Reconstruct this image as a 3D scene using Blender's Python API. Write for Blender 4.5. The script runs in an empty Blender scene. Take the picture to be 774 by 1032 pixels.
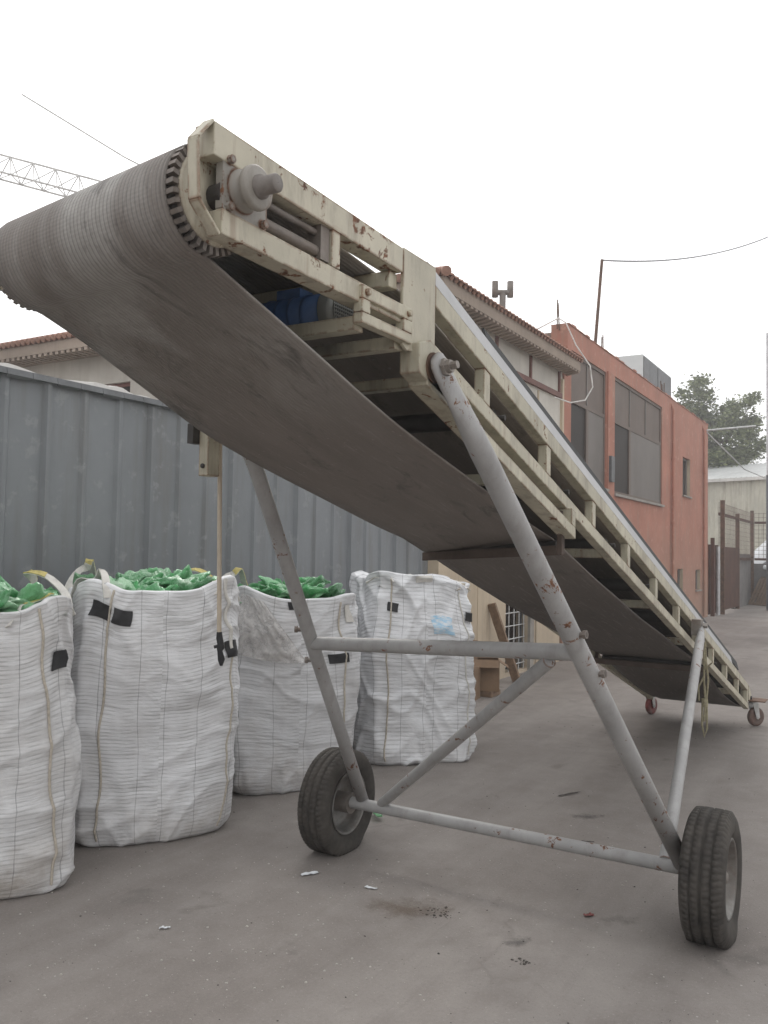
import bpy, math, random
from mathutils import Vector, Matrix, noise
R = math.radians
rnd = random.Random(7)
scene = bpy.context.scene
COL = scene.collection

# ------------------------------------------------------------------ materials
class Mat:
    """small wrapper round a node tree"""
    def __init__(self, name):
        self.m = bpy.data.materials.new(name); self.m.use_nodes = True
        self.t = self.m.node_tree; self.b = self.t.nodes['Principled BSDF']
        self.out = self.t.nodes['Material Output']
        self._obj = None
    def n(self, typ, props=None, **ins):
        nd = self.t.nodes.new('ShaderNode' + typ)
        for k, v in (props or {}).items(): setattr(nd, k, v)
        for k, v in ins.items(): self.set(nd, k, v)
        return nd
    def set(self, nd, k, v):
        key = int(k[1:]) if k[0] == 'i' and k[1:].isdigit() else k.replace('_', ' ')
        s = nd.inputs[key]
        if isinstance(v, bpy.types.NodeSocket): self.t.links.new(v, s)
        elif isinstance(v, bpy.types.Node): self.t.links.new(v.outputs[0], s)
        else:
            if isinstance(v, tuple) and len(v) == 3 and s.type == 'RGBA': v = v + (1,)
            s.default_value = v
    def P(self, **kw):
        for k, v in kw.items(): self.set(self.b, k, v)
    def obj(self):
        if not self._obj: self._obj = self.n('TexCoord').outputs['Object']
        return self._obj
    def uv(self): return self.n('TexCoord').outputs['UV']
    def mapping(self, src, scale=(1, 1, 1), rot=(0, 0, 0)):
        return self.n('Mapping', Vector=src, Scale=scale, Rotation=rot).outputs[0]
    def noise(self, src, scale, detail=4, rough=.55, dist=0):
        return self.n('TexNoise', Vector=src, Scale=scale, Detail=detail, Roughness=rough, Distortion=dist).outputs['Fac']
    def ramp(self, fac, *stops):
        r = self.n('ValToRGB', Fac=fac); e = r.color_ramp.elements
        while len(e) < len(stops): e.new(.5)
        for el, (p, c) in zip(e, stops):
            el.position = p
            el.color = (c, c, c, 1) if not isinstance(c, tuple) else c + (1,)
        return r.outputs[0]
    def mix(self, fac, a, b, mode='MIX'):
        x = self.n('Mix', {'data_type': 'RGBA', 'blend_type': mode, 'clamp_factor': True})
        for i, v in ((0, fac), (6, a), (7, b)):
            s = x.inputs[i]
            if isinstance(v, bpy.types.NodeSocket): self.t.links.new(v, s)
            else: s.default_value = v + (1,) if isinstance(v, tuple) and len(v) == 3 else v
        return x.outputs[2]
    def math(self, op, a, b=0.0, c=0.0):
        return self.n('Math', {'operation': op}, i0=a, i1=b, i2=c).outputs[0]
    def sep(self, v): return self.n('SeparateXYZ', Vector=v).outputs
    def bump(self, h, strength=.3, dist=.01, normal=None):
        nd = self.n('Bump', Height=h, Strength=strength, Distance=dist)
        if normal is not None: self.set(nd, 'Normal', normal)
        return nd.outputs[0]

def simple(name, col, rough=.6, metal=0, var=.25, scale=6, bump=.15, dust=None, spec=.4):
    m = Mat(name); o = m.obj()
    n1 = m.noise(o, scale, 6, .65)
    lo = tuple(c * (1 - var) for c in col); hi = tuple(min(1, c * (1 + var)) for c in col)
    c = m.ramp(n1, (.3, lo), (.7, hi))
    if dust:
        n2 = m.noise(o, scale * .45, 5, .7)
        c = m.mix(m.ramp(n2, (.42, 0.0), (.68, .75)), c, dust)
    m.P(Base_Color=c, Roughness=rough, Metallic=metal, Specular_IOR_Level=spec,
        Normal=m.bump(m.noise(o, scale * 9, 3), bump, .004))
    return m.m

def painted(name, col, rust=.5, rough=.5, edge=True, streak=True, grime=(.16, .13, .10)):
    m = Mat(name); o = m.obj()
    n1 = m.noise(o, 3.5, 5, .6)
    c = m.ramp(n1, (.3, tuple(x * .78 for x in col)), (.7, tuple(min(1, x * 1.06) for x in col)))
    g = m.noise(m.mapping(o, (9, 9, 2.2)), 1.4, 6, .7)
    c = m.mix(m.ramp(g, (.48, 0.0), (.76, .7 if streak else .35)), c, grime)
    sk = m.noise(m.mapping(o, (16, 16, 1.3)), 1.5, 5, .6)
    if streak: c = m.mix(m.ramp(sk, (.56, 0.0), (.72, .5 * min(1, rust * 1.6))), c, (.20, .11, .065))
    n2 = m.noise(o, 17, 7, .7, .4)
    big = m.noise(o, 1.7, 3)
    msk = m.math('ADD', n2, m.math('MULTIPLY', m.math('SUBTRACT', big, .5), .34))
    lo = .765 - .28 * rust
    rm = m.ramp(msk, (lo, 0.0), (lo + .035, 1.0))
    if edge:
        bv = m.n('Bevel', {'samples': 4}, Radius=.012)
        geo = m.n('NewGeometry')
        d = m.n('VectorMath', {'operation': 'DOT_PRODUCT'}, i0=bv.outputs[0], i1=geo.outputs['Normal']).outputs['Value']
        e = m.math('SUBTRACT', 1.0, d)
        e = m.math('MULTIPLY', m.math('MULTIPLY', m.math('SUBTRACT', e, .015), 16.0), m.ramp(m.noise(o, 9, 6, .75), (.50 - .12 * rust, 0.0), (.62 - .12 * rust, 1.0)))
        e = m.math('MAXIMUM', e, 0.0)
        rm = m.math('MAXIMUM', rm, m.math('MINIMUM', e, 1.0))
    rc = m.ramp(m.noise(o, 40, 4), (.3, (.10, .045, .025)), (.7, (.23, .105, .055)))
    c = m.mix(rm, c, rc)
    m.P(Base_Color=c, Roughness=m.math('ADD', rough, m.math('MULTIPLY', rm, .3)),
        Normal=m.bump(m.math('SUBTRACT', m.noise(o, 45, 3), rm), .25, .003))
    return m.m

M = {}
M['cream'] = painted('cream_paint', (.52, .485, .375), .45)
M['cream_rusty'] = painted('cream_paint_rusty', (.53, .49, .385), .56)
M['pipe'] = painted('grey_paint', (.36, .355, .35), .56, streak=False, grime=(.12, .10, .085))
M['guard'] = simple('guard_strip', (.41, .41, .415), .45, 0, .12, 5, .1)
M['rubber_edge'] = simple('skirt_rubber', (.03, .03, .03), .7)
M['steel'] = simple('dirty_steel', (.28, .26, .24), .5, .5, .35, 9, .3, (.17, .12, .09))
M['dark_steel'] = simple('dark_steel', (.055, .05, .047), .6, .2, .3, 8, .3)
M['greasy'] = simple('greasy_iron', (.20, .18, .165), .55, .3, .3, 10, .3, (.16, .12, .09))
M['bearing'] = painted('dusty_bearing_paint', (.30, .28, .25), .5)
M['beam_dark'] = simple('dark_brown_steel', (.085, .062, .050), .75, 0, .3, 7, .3)
M['red_dirty'] = simple('dirty_caster', (.12, .07, .055), .7, 0, .35, 14, .2, (.13, .11, .095))
M['rusty'] = simple('rusty_steel', (.13, .075, .05), .8, 0, .45, 9, .5)
M['brown_rust'] = simple('brown_sheet', (.085, .038, .024), .75, 0, .3, 2, .3)
M['motor'] = simple('blue_motor_paint', (.075, .155, .35), .4, 0, .3, 8, .2)
M['grille'] = simple('fan_cover', (.30, .31, .30), .45, .4)
M['rim'] = simple('wheel_rim', (.20, .195, .185), .5, .4, .35, 10, .3, (.13, .10, .08))
M['red_wheel'] = simple('red_caster', (.20, .045, .04), .55, 0, .35, 14, .2, (.12, .09, .08))
M['zinc'] = simple('zinc', (.55, .55, .54), .4, .6)
M['rope'] = simple('rope', (.42, .34, .24), .9, 0, .3, 60, .6)
M['yellow_rope'] = simple('yellow_rope', (.30, .27, .18), .9, 0, .3, 60, .6)
M['cable'] = simple('beige_cable', (.50, .43, .34), .6, 0, .15, 8)
M['tape'] = simple('black_tape', (.022, .022, .024), .55, 0, .3, 30, .3)
M['yellow_strap'] = simple('yellow_webbing', (.52, .44, .17), .8, 0, .25, 25, .4)
M['white_strap'] = simple('white_webbing', (.62, .60, .56), .85, 0, .15, 25, .4)
M['cord'] = simple('seam_cord', (.50, .45, .38), .9, 0, .25, 50, .5)
M['wood'] = simple('weathered_wood', (.21, .145, .10), .8, 0, .3, 14, .4)
M['carton'] = simple('cardboard', (.21, .14, .09), .85, 0, .2, 5, .2)
M['white_metal'] = simple('white_sheet', (.62, .64, .64), .45, 0, .08, 2)
M['grey_dark'] = simple('dark_grey_metal', (.13, .135, .14), .55)
M['concrete'] = simple('concrete', (.30, .28, .255), .9, 0, .2, 4, .5)
M['aluminium'] = simple('aluminium', (.5, .5, .5), .4, .5)
M['maroon'] = simple('maroon_frame', (.15, .06, .045), .6)
M['cable_white'] = simple('white_cable', (.72, .70, .67), .5)
M['wire'] = simple('wire', (.24, .24, .25), .6)
M['mesh_wire'] = simple('rusty_wire', (.14, .09, .07), .75)
M['tarp'] = simple('white_tarp', (.72, .74, .76), .5, 0, .1, 3, .3)
M['crane'] = simple('crane_paint', (.56, .55, .53), .6)
M['block'] = simple('grey_block', (.20, .19, .185), .9, 0, .2, 3, .4)
M['bark'] = simple('bark', (.09, .065, .045), .9, 0, .3, 8, .6)

def mk_belt():
    m = Mat('belt_rubber'); uv = m.uv(); o = m.obj(); s = m.sep(uv)
    # u = metres across the belt, v = metres along it
    w = m.n('TexWave', {'wave_type': 'BANDS', 'bands_direction': 'X', 'wave_profile': 'SIN'}, Vector=uv, Scale=20.0, Distortion=.15, Detail=1.0, Detail_Scale=1.0).outputs['Fac']
    w2 = m.n('TexWave', {'wave_type': 'BANDS', 'bands_direction': 'Y', 'wave_profile': 'SIN'}, Vector=uv, Scale=30.0, Distortion=.8, Detail=1.0).outputs['Fac']
    base = m.ramp(m.noise(m.mapping(uv, (2.4, .5, 1)), 2.2, 6, .62), (.25, (.170, .148, .132)), (.75, (.235, .206, .185)))
    # dried mud: more of it towards the head pulley, where the load is thrown off
    near = m.n('MapRange', i0=s[1], i1=1.5, i2=.1, i3=0.0, i4=1.0).outputs[0]
    patch = m.noise(m.mapping(uv, (2.2, 1.1, 1)), 1.2, 3, .5, .5)
    k = m.math('MULTIPLY', near, m.ramp(patch, (.42, .12), (.53, 1.0)))
    dust = m.ramp(m.noise(o, 22, 5, .7), (.3, (.33, .315, .295)), (.7, (.43, .412, .39)))
    c = m.mix(k, base, dust)
    c = m.mix(m.math('MULTIPLY', m.ramp(w, (.0, .5), (.45, 0.0)), near), c, (.13, .125, .12))
    h = m.math('ADD', w, m.math('MULTIPLY', w2, .18))
    nb = m.n('Bump', Height=h, Strength=m.math('ADD', .08, m.math('MULTIPLY', near, .6)), Distance=.004)
    n3 = m.bump(m.noise(m.mapping(uv, (1, .35, 1)), 5, 4), .18, .02, nb.outputs[0])
    # shade on the run towards the tail, painted into the belt colour
    tail_shade = m.math('MULTIPLY', m.n('MapRange', i0=m.math('ADD', s[1], m.math('MULTIPLY', patch, .9)), i1=3.2, i2=5.0, i3=0.0, i4=1.0).outputs[0], .6)
    c = m.mix(tail_shade, c, (.062, .054, .049))
    scuff = m.ramp(m.noise(m.mapping(uv, (18, 1.2, 1)), 3, 5, .7), (.56, 0.0), (.70, .6))
    c = m.mix(scuff, c, (.30, .275, .25))
    smear = m.ramp(m.noise(m.mapping(uv, (5, 1.6, 1)), 1.7, 6, .7, .8), (.56, 0.0), (.68, .65))
    c = m.mix(smear, c, (.085, .076, .07))
    speck = m.ramp(m.noise(o, 55, 3, .6), (.66, 0.0), (.72, .6))
    c = m.mix(speck, c, (.34, .32, .30))
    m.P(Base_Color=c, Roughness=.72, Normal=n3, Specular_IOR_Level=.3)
    return m.m
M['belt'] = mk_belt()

def mk_tyre():
    m = Mat('tyre_rubber'); o = m.obj()
    c = m.ramp(m.noise(o, 7, 6, .7), (.3, (.034, .031, .029)), (.75, (.098, .088, .077)))
    m.P(Base_Color=c, Roughness=.82, Specular_IOR_Level=.25, Normal=m.bump(m.noise(o, 60, 3), .2, .002))
    return m.m
M['tyre'] = mk_tyre()

def mk_bag(tint, period, dirt):
    m = Mat('woven_bag'); uv = m.uv(); o = m.obj()
    d = m.n('TexNoise', Vector=uv, Scale=2.2, Detail=3.0)
    dv = m.n('VectorMath', {'operation': 'SCALE'}, i0=d.outputs['Color'], Scale=.055).outputs[0]
    w = m.n('VectorMath', {'operation': 'ADD'}, i0=uv, i1=dv).outputs[0]
    s = m.sep(w)
    vf = m.math('FRACT', m.math('DIVIDE', s[1], period))
    line = m.ramp(vf, (.0, .8), (.14, 1.0), (.28, .25), (.4, 0.0), (.9, 0.0), (1, .8))
    brk = m.ramp(m.noise(m.mapping(w, (3, 1.2, 1)), 3.4, 4, .6), (.36, .12), (.62, 1.0))
    line = m.math('MULTIPLY', line, brk)
    uf = m.math('FRACT', m.math('DIVIDE', s[0], .205))
    vl = m.math('MULTIPLY', m.ramp(uf, (.0, 1.0), (.014, 1.0), (.026, 0.0), (1, 0.0)), m.ramp(m.noise(w, 9, 3), (.3, .45), (.6, 1.0)))
    n1 = m.noise(o, 2.0, 6, .65)
    c = m.ramp(n1, (.28, tuple(x * .84 for x in tint)), (.72, tint))
    c = m.mix(m.math('MULTIPLY', line, .56), c, (.28, .28, .285))
    c = m.mix(m.math('MULTIPLY', vl, .6), c, (.10, .10, .11))
    z = m.sep(o)[2]
    low = m.n('MapRange', i0=z, i1=.45, i2=0.0, i3=0.0, i4=1.0).outputs[0]
    dm = m.math('MULTIPLY', m.ramp(m.noise(o, 3.3, 6, .7), (.42, 0.0), (.72, 1.0)), m.math('ADD', dirt * .45, m.math('MULTIPLY', low, dirt)))
    c = m.mix(dm, c, (.30, .25, .20))
    fine = m.noise(m.mapping(uv, (60, 18, 1)), 8, 3, .6)
    folds = m.noise(m.mapping(uv, (1.2, 4.0, 1), (0, 0, .75)), 2.0, 4, .5, .5)
    folds2 = m.noise(m.mapping(uv, (1.2, 4.5, 1), (0, 0, -.8)), 1.8, 3, .5, .8)
    n = m.bump(m.math('ADD', fine, m.math('MULTIPLY', line, -.5)), .3, .003)
    n = m.bump(m.math('ADD', folds, folds2), .62, .035, n)
    m.P(Base_Color=c, Roughness=.55, Normal=n, Specular_IOR_Level=.35)
    return m.m
M['bag_a'] = mk_bag((.72, .72, .725), .0225, .55)
M['bag_b'] = mk_bag((.80, .805, .82), .0215, .35)
M['bag_c'] = mk_bag((.71, .715, .73), .025, .45)
M['bag_d'] = mk_bag((.83, .84, .86), .032, .2)

def mk_bottle():
    m = Mat('green_plastic'); o = m.obj()
    oi = m.n('ObjectInfo').outputs['Random']
    tint = m.ramp(oi, (.0, (.04, .25, .07)), (.35, (.08, .42, .13)), (.7, (.16, .56, .22)), (1, (.34, .60, .36)))
    c = m.mix(m.ramp(m.noise(o, 12, 5, .65), (.38, .0), (.66, .7)), tint, (.36, .62, .40))
    c = m.mix(m.ramp(m.noise(o, 7, 4, .6), (.55, 0.0), (.7, .5)), c, (.10, .16, .09))
    m.P(Base_Color=c, Roughness=.36, Transmission_Weight=.3, IOR=1.2, Specular_IOR_Level=.5,
        Normal=m.bump(m.noise(o, 30, 5, .7, .6), .9, .02))
    return m.m
M['bottle'] = mk_bottle()

def mk_film():
    m = Mat('clear_film'); o = m.obj()
    tr = m.n('BsdfTransparent'); mx = m.n('MixShader')
    m.P(Base_Color=(.66, .64, .62), Roughness=.3, Normal=m.bump(m.noise(o, 16, 4, .55, .6), .5, .02))
    m.set(mx, 'i0', m.ramp(m.noise(o, 14, 5, .6, .8), (.3, .15), (.7, .6)))
    m.set(mx, 'i1', tr.outputs[0]); m.set(mx, 'i2', m.b.outputs[0])
    m.t.links.new(mx.outputs[0], m.out.inputs[0])
    return m.m
M['film'] = mk_film()

def mk_ground():
    m = Mat('dusty_asphalt'); o = m.obj()
    n1 = m.noise(o, .55, 7, .62, .3)
    n2 = m.noise(o, 4.5, 6, .65)
    c = m.ramp(n1, (.3, (.19, .168, .154)), (.5, (.262, .236, .218)), (.7, (.325, .296, .275)))
    c = m.mix(m.ramp(n2, (.35, .5), (.65, 0.0)), c, (.185, .163, .150))
    # tyre-worn lanes along the yard
    c = m.mix(m.math('MULTIPLY', m.ramp(m.noise(m.mapping(o, (1.6, .22, 1)), 1.3, 4, .6), (.46, 0.0), (.66, 1.0)), .33), c, (.36, .332, .31))
    st = m.ramp(m.noise(o, 1.15, 5, .55, .8), (.64, 0.0), (.73, .55))
    c = m.mix(st, c, (.15, .132, .122))
    oil = m.ramp(m.noise(o, 2.3, 4, .6, .4), (.63, 0.0), (.74, .6))
    c = m.mix(oil, c, (.115, .102, .095))
    sm = m.ramp(m.noise(m.mapping(o, (4.5, .5, 1), (0, 0, .5)), 1.5, 6, .7), (.56, 0.0), (.75, .45))
    c = m.mix(sm, c, (.19, .172, .16))
    coarse = m.noise(o, 70, 5, .75)
    c = m.mix(m.ramp(coarse, (.56, 0.0), (.70, .5)), c, (.40, .375, .35))
    c = m.mix(m.ramp(coarse, (.30, .5), (.44, 0.0)), c, (.15, .135, .125))
    grit = m.noise(o, 240, 2, .7)
    c = m.mix(m.ramp(grit, (.60, 0.0), (.72, .55)), c, (.36, .34, .32))
    c = m.mix(m.ramp(grit, (.28, .5), (.4, 0.0)), c, (.075, .07, .065))
    vor = m.n('TexVoronoi', Vector=o, Scale=14.0, Randomness=1.0)
    spot = m.math('MULTIPLY', m.ramp(vor.outputs['Distance'], (.0, 1.0), (.055, 1.0), (.075, 0.0)), m.ramp(m.noise(o, 1.1, 3), (.47, 0.0), (.6, 1.0)))
    c = m.mix(m.math('MULTIPLY', spot, .8), c, (.50, .475, .44))
    cr = m.n('TexVoronoi', {'feature': 'DISTANCE_TO_EDGE'}, Vector=m.mapping(m.n('VectorMath', {'operation': 'ADD'}, i0=o, i1=m.n('VectorMath', {'operation': 'SCALE'}, i0=m.n('TexNoise', Vector=o, Scale=1.6, Detail=5.0).outputs['Color'], Scale=.7).outputs[0]).outputs[0], (.38, .38, .38)), Scale=1.0)
    crack = m.math('MULTIPLY', m.ramp(cr.outputs['Distance'], (.0, 1.0), (.006, 0.0)), m.ramp(m.noise(o, .7, 3), (.55, 0.0), (.7, .3)))
    c = m.mix(crack, c, (.07, .062, .056))
    h = m.math('ADD', m.math('ADD', m.math('MULTIPLY', n2, .6), m.math('MULTIPLY', coarse, .5)), m.math('MULTIPLY', grit, .25))
    m.P(Base_Color=c, Roughness=.85, Specular_IOR_Level=.3, Normal=m.bump(m.math('SUBTRACT', h, crack), .5, .012))
    return m.m
M['ground'] = mk_ground()

def mk_wall(name, col, dirt, streak=.5, rough=.85, scale=1.0, bump=.4, chips=None, low_z=1.5, low_k=.8):
    m = Mat(name); o = m.obj()
    n1 = m.noise(o, 1.1 * scale, 6, .62)
    c = m.ramp(n1, (.3, tuple(x * .8 for x in col)), (.72, tuple(min(1, x * 1.12) for x in col)))
    sk = m.noise(m.mapping(o, (5, 5, .45)), 1.6 * scale, 5, .65)
    c = m.mix(m.ramp(sk, (.5, 0.0), (.74, streak)), c, dirt)
    z = m.sep(o)[2]
    low = m.n('MapRange', i0=z, i1=low_z, i2=.1, i3=0.0, i4=1.0).outputs[0]
    c = m.mix(m.math('MULTIPLY', low, m.ramp(m.noise(o, 2.2, 5, .7), (.35, .1 if low_k < .9 else .6), (.65, low_k))), c, dirt)
    if chips:
        c = m.mix(m.ramp(m.noise(o, 5.5, 7, .7), (.57, 0.0), (.63, .7)), c, chips)
    m.P(Base_Color=c, Roughness=rough, Normal=m.bump(m.noise(o, 22, 5, .6), bump, .008))
    return m.m
M['red_wall'] = mk_wall('red_plaster', (.42, .186, .132), (.32, .225, .17), .85, chips=(.50, .28, .21), low_z=2.6, low_k=1.0)
M['cream_wall'] = mk_wall('cream_plaster', (.56, .465, .345), (.33, .27, .21), .5)
M['white_wall'] = mk_wall('white_plaster', (.57, .54, .485), (.42, .38, .33), .45)
M['cornice'] = mk_wall('cornice_plaster', (.33, .265, .215), (.20, .16, .13), .6)
M['grey_metal'] = mk_wall('grey_metal_sheet', (.203, .215, .226), (.15, .146, .14), .75, .5, .8, .16, chips=(.25, .26, .265))
M['flashing'] = mk_wall('pale_flashing', (.62, .60, .57), (.35, .32, .29), .4, .5)
M['shed_metal'] = mk_wall('pale_shed_sheet', (.58, .56, .47), (.34, .31, .25), .85, .55)
M['shed_roof'] = mk_wall('pale_roof_sheet', (.56, .57, .56), (.42, .42, .41), .4, .5)
M['tiles'] = mk_wall('clay_tiles', (.33, .185, .135), (.22, .13, .10), .6)
M['brown_wall'] = mk_wall('brown_plaster', (.22, .15, .115), (.15, .11, .09), .5)
M['screen'] = mk_wall('brown_shade_screen', (.15, .115, .095), (.16, .13, .115), .45, .7)
M['panel'] = mk_wall('grey_panel', (.155, .135, .12), (.17, .155, .145), .4, .6)

def mk_glass():
    m = Mat('dark_glass'); m.P(Base_Color=(.032, .025, .021), Roughness=.55, Specular_IOR_Level=.15); return m.m
M['glass'] = mk_glass()
def mk_leaf():
    m = Mat('leaves'); g = m.n('NewGeometry')
    c = m.ramp(g.outputs['Random Per Island'], (.0, (.065, .085, .032)), (.5, (.12, .15, .058)), (1, (.21, .235, .10)))
    m.P(Base_Color=c, Roughness=.6); return m.m
M['leaf'] = mk_leaf()
def mk_patch():
    m = Mat('blue_print'); o = m.obj()
    c = m.mix(m.ramp(m.noise(m.mapping(o, (3, 3, 12)), 6, 5), (.42, 0.0), (.6, 1.0)), (.36, .60, .78), (.72, .76, .80))
    m.P(Base_Color=c, Roughness=.6); return m.m
M['patch'] = mk_patch()
M['pebble'] = simple('pale_chips', (.42, .395, .36), .8, 0, .3, 3)
M['pebble_dark'] = simple('dark_chips', (.07, .062, .055), .8, 0, .3, 3)

# ------------------------------------------------------------------ mesh builder
def orth(d, up=(0, 0, 1)):
    d = Vector(d).normalized(); up = Vector(up)
    if abs(d.dot(up)) > .99: up = Vector((0, 1, 0))
    x = d.cross(up).normalized(); return x, x.cross(d).normalized(), d

class MB:
    def __init__(s): s.v = []; s.f = []; s.uv = []; s.sm = []
    def add(s, vs, fs, smooth=False, uvs=None):
        b = len(s.v); s.v += [Vector(p) for p in vs]
        for i, f in enumerate(fs):
            s.f.append([b + k for k in f]); s.sm.append(smooth)
            s.uv.append([uvs[k] for k in f] if uvs else None)
        return s
    def hexa(s, c):  # 8 corners: bottom ring 0-3 (ccw from above), top ring 4-7
        return s.add(c, [(3, 2, 1, 0), (4, 5, 6, 7), (0, 1, 5, 4), (1, 2, 6, 5), (2, 3, 7, 6), (3, 0, 4, 7)])
    def box(s, x0, x1, y0, y1, z0, z1):
        return s.hexa([(x0, y0, z0), (x1, y0, z0), (x1, y1, z0), (x0, y1, z0), (x0, y0, z1), (x1, y0, z1), (x1, y1, z1), (x0, y1, z1)])
    def obox(s, c, size, m3):
        h = [a / 2 for a in size]; c = Vector(c)
        pts = [c + m3 @ Vector((a * h[0], b * h[1], d * h[2])) for d in (-1, 1) for a, b in ((-1, -1), (1, -1), (1, 1), (-1, 1))]
        return s.hexa(pts)
    def beam(s, p0, p1, w, h, up=(0, 0, 1)):
        p0, p1 = Vector(p0), Vector(p1); x, y, d = orth(p1 - p0, up)
        q = []
        for p in (p0, p1):
            q += [p - x * w / 2 - y * h / 2, p + x * w / 2 - y * h / 2, p + x * w / 2 + y * h / 2, p - x * w / 2 + y * h / 2]
        return s.add(q, [(0, 3, 2, 1), (4, 5, 6, 7), (0, 1, 5, 4), (1, 2, 6, 5), (2, 3, 7, 6), (3, 0, 4, 7)])
    def prism(s, poly, axis, a0, a1):
        """polygon in the plane normal to axis ('x': (y,z)), extruded a0..a1"""
        def P(a, q): return {'x': (a, q[0], q[1]), 'y': (q[0], a, q[1]), 'z': (q[0], q[1], a)}[axis]
        n = len(poly); vs = [P(a0, q) for q in poly] + [P(a1, q) for q in poly]
        fs = [tuple(range(n))[::-1], tuple(range(n, 2 * n))] + [(i, (i + 1) % n, n + (i + 1) % n, n + i) for i in range(n)]
        return s.add(vs, fs)
    def tube(s, pts, r, seg=10, caps=True, flat=None):
        pts = [Vector(p) for p in pts]; n = len(pts); rs = r if isinstance(r, (list, tuple)) else [r] * n
        vs = []; prev = None
        for i, p in enumerate(pts):
            d = (pts[min(i + 1, n - 1)] - pts[max(i - 1, 0)])
            x, y, d = orth(d, prev if prev is not None else (0, 0, 1))
            prev = y
            for k in range(seg):
                a = 2 * math.pi * k / seg
                vs.append(p + (x * math.cos(a) + y * math.sin(a)) * rs[i])
        fs = [(i * seg + k, i * seg + (k + 1) % seg, (i + 1) * seg + (k + 1) % seg, (i + 1) * seg + k) for i in range(n - 1) for k in range(seg)]
        s.add(vs, fs, True)
        if caps: s.add(vs[:seg], [tuple(range(seg))[::-1]]); s.add(vs[-seg:], [tuple(range(seg))])
        return s
    def lathe(s, prof, c, axis, seg=32, smooth=True, close=False):
        """prof: (radius, offset along axis)"""
        x, y, d = orth(axis, (0, 0, 1)); c = Vector(c); n = len(prof); vs = []
        for (r, t) in prof:
            for k in range(seg):
                a = 2 * math.pi * k / seg; vs.append(c + d * t + (x * math.cos(a) + y * math.sin(a)) * r)
        m = n if close else n - 1
        fs = [(i * seg + k, i * seg + (k + 1) % seg, ((i + 1) % n) * seg + (k + 1) % seg, ((i + 1) % n) * seg + k) for i in range(m) for k in range(seg)]
        return s.add(vs, fs, smooth)
    def ribbon(s, pts, wdir, w, th=.004):
        """flat strap: pts centre line, wdir per point or one vector"""
        pts = [Vector(p) for p in pts]; n = len(pts); vs = []
        for i, p in enumerate(pts):
            d = (pts[min(i + 1, n - 1)] - pts[max(i - 1, 0)]).normalized()
            wv = Vector(wdir[i] if isinstance(wdir, list) else wdir); wv = (wv - d * wv.dot(d)).normalized(); nn = d.cross(wv).normalized()
            vs += [p - wv * w / 2 - nn * th / 2, p + wv * w / 2 - nn * th / 2, p + wv * w / 2 + nn * th / 2, p - wv * w / 2 + nn * th / 2]
        fs = [(i * 4 + k, i * 4 + (k + 1) % 4, (i + 1) * 4 + (k + 1) % 4, (i + 1) * 4 + k) for i in range(n - 1) for k in range(4)]
        fs += [(3, 2, 1, 0), tuple((n - 1) * 4 + k for k in range(4))]
        return s.add(vs, fs)
    def build(s, name, mat, parent=None, bevel=0, base=None):
        me = bpy.data.meshes.new(name)
        b = Vector(base) if base else (root_loc(parent) if parent else Vector((0, 0, 0)))
        me.from_pydata([v - b for v in s.v], [], s.f)
        me.polygons.foreach_set('use_smooth', s.sm)
        if any(u for u in s.uv):
            l = me.uv_layers.new(name='UVMap').data; k = 0
            for u, f in zip(s.uv, s.f):
                for j in range(len(f)):
                    if u: l[k].uv = u[j]
                    k += 1
        me.materials.append(M[mat] if isinstance(mat, str) else mat)
        me.update()
        o = bpy.data.objects.new(name, me); COL.objects.link(o)
        if parent: o.parent = parent
        else: o.location = b
        if bevel:
            bm = o.modifiers.new('bevel', 'BEVEL'); bm.width = bevel; bm.segments = 2; bm.limit_method = 'ANGLE'; bm.angle_limit = R(40)
        return o

def root_loc(o):
    while o.parent: o = o.parent
    return o.location.copy()
def tag(o, label, cat, group=None, kind=None):
    if label: o['label'] = label
    if cat: o['category'] = cat
    if group: o['group'] = group
    if kind: o['kind'] = kind
    return o
def thing(name, label, cat, loc=(0, 0, 0), group=None):
    o = bpy.data.objects.new(name, None); COL.objects.link(o); o.location = loc; o.empty_display_size = .2
    return tag(o, label, cat, group)
def struct(name, mb, mat):
    return tag(mb.build(name, mat), None, None, None, 'structure')
def copy_tree(o, off=(0, 0, 0)):
    c = o.copy(); COL.objects.link(c); c.location = Vector(o.location) + Vector(off)
    for ch in list(o.children):
        d = ch.copy(); COL.objects.link(d); d.parent = c
        for g in list(ch.children):
            e = g.copy(); COL.objects.link(e); e.parent = d
    return c

# ------------------------------------------------------------------ ground
g = MB(); g.add([(-150, -120, 0), (150, -120, 0), (150, 260, 0), (-150, 260, 0)], [(0, 1, 2, 3)])
struct('ground', g, 'ground')

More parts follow.
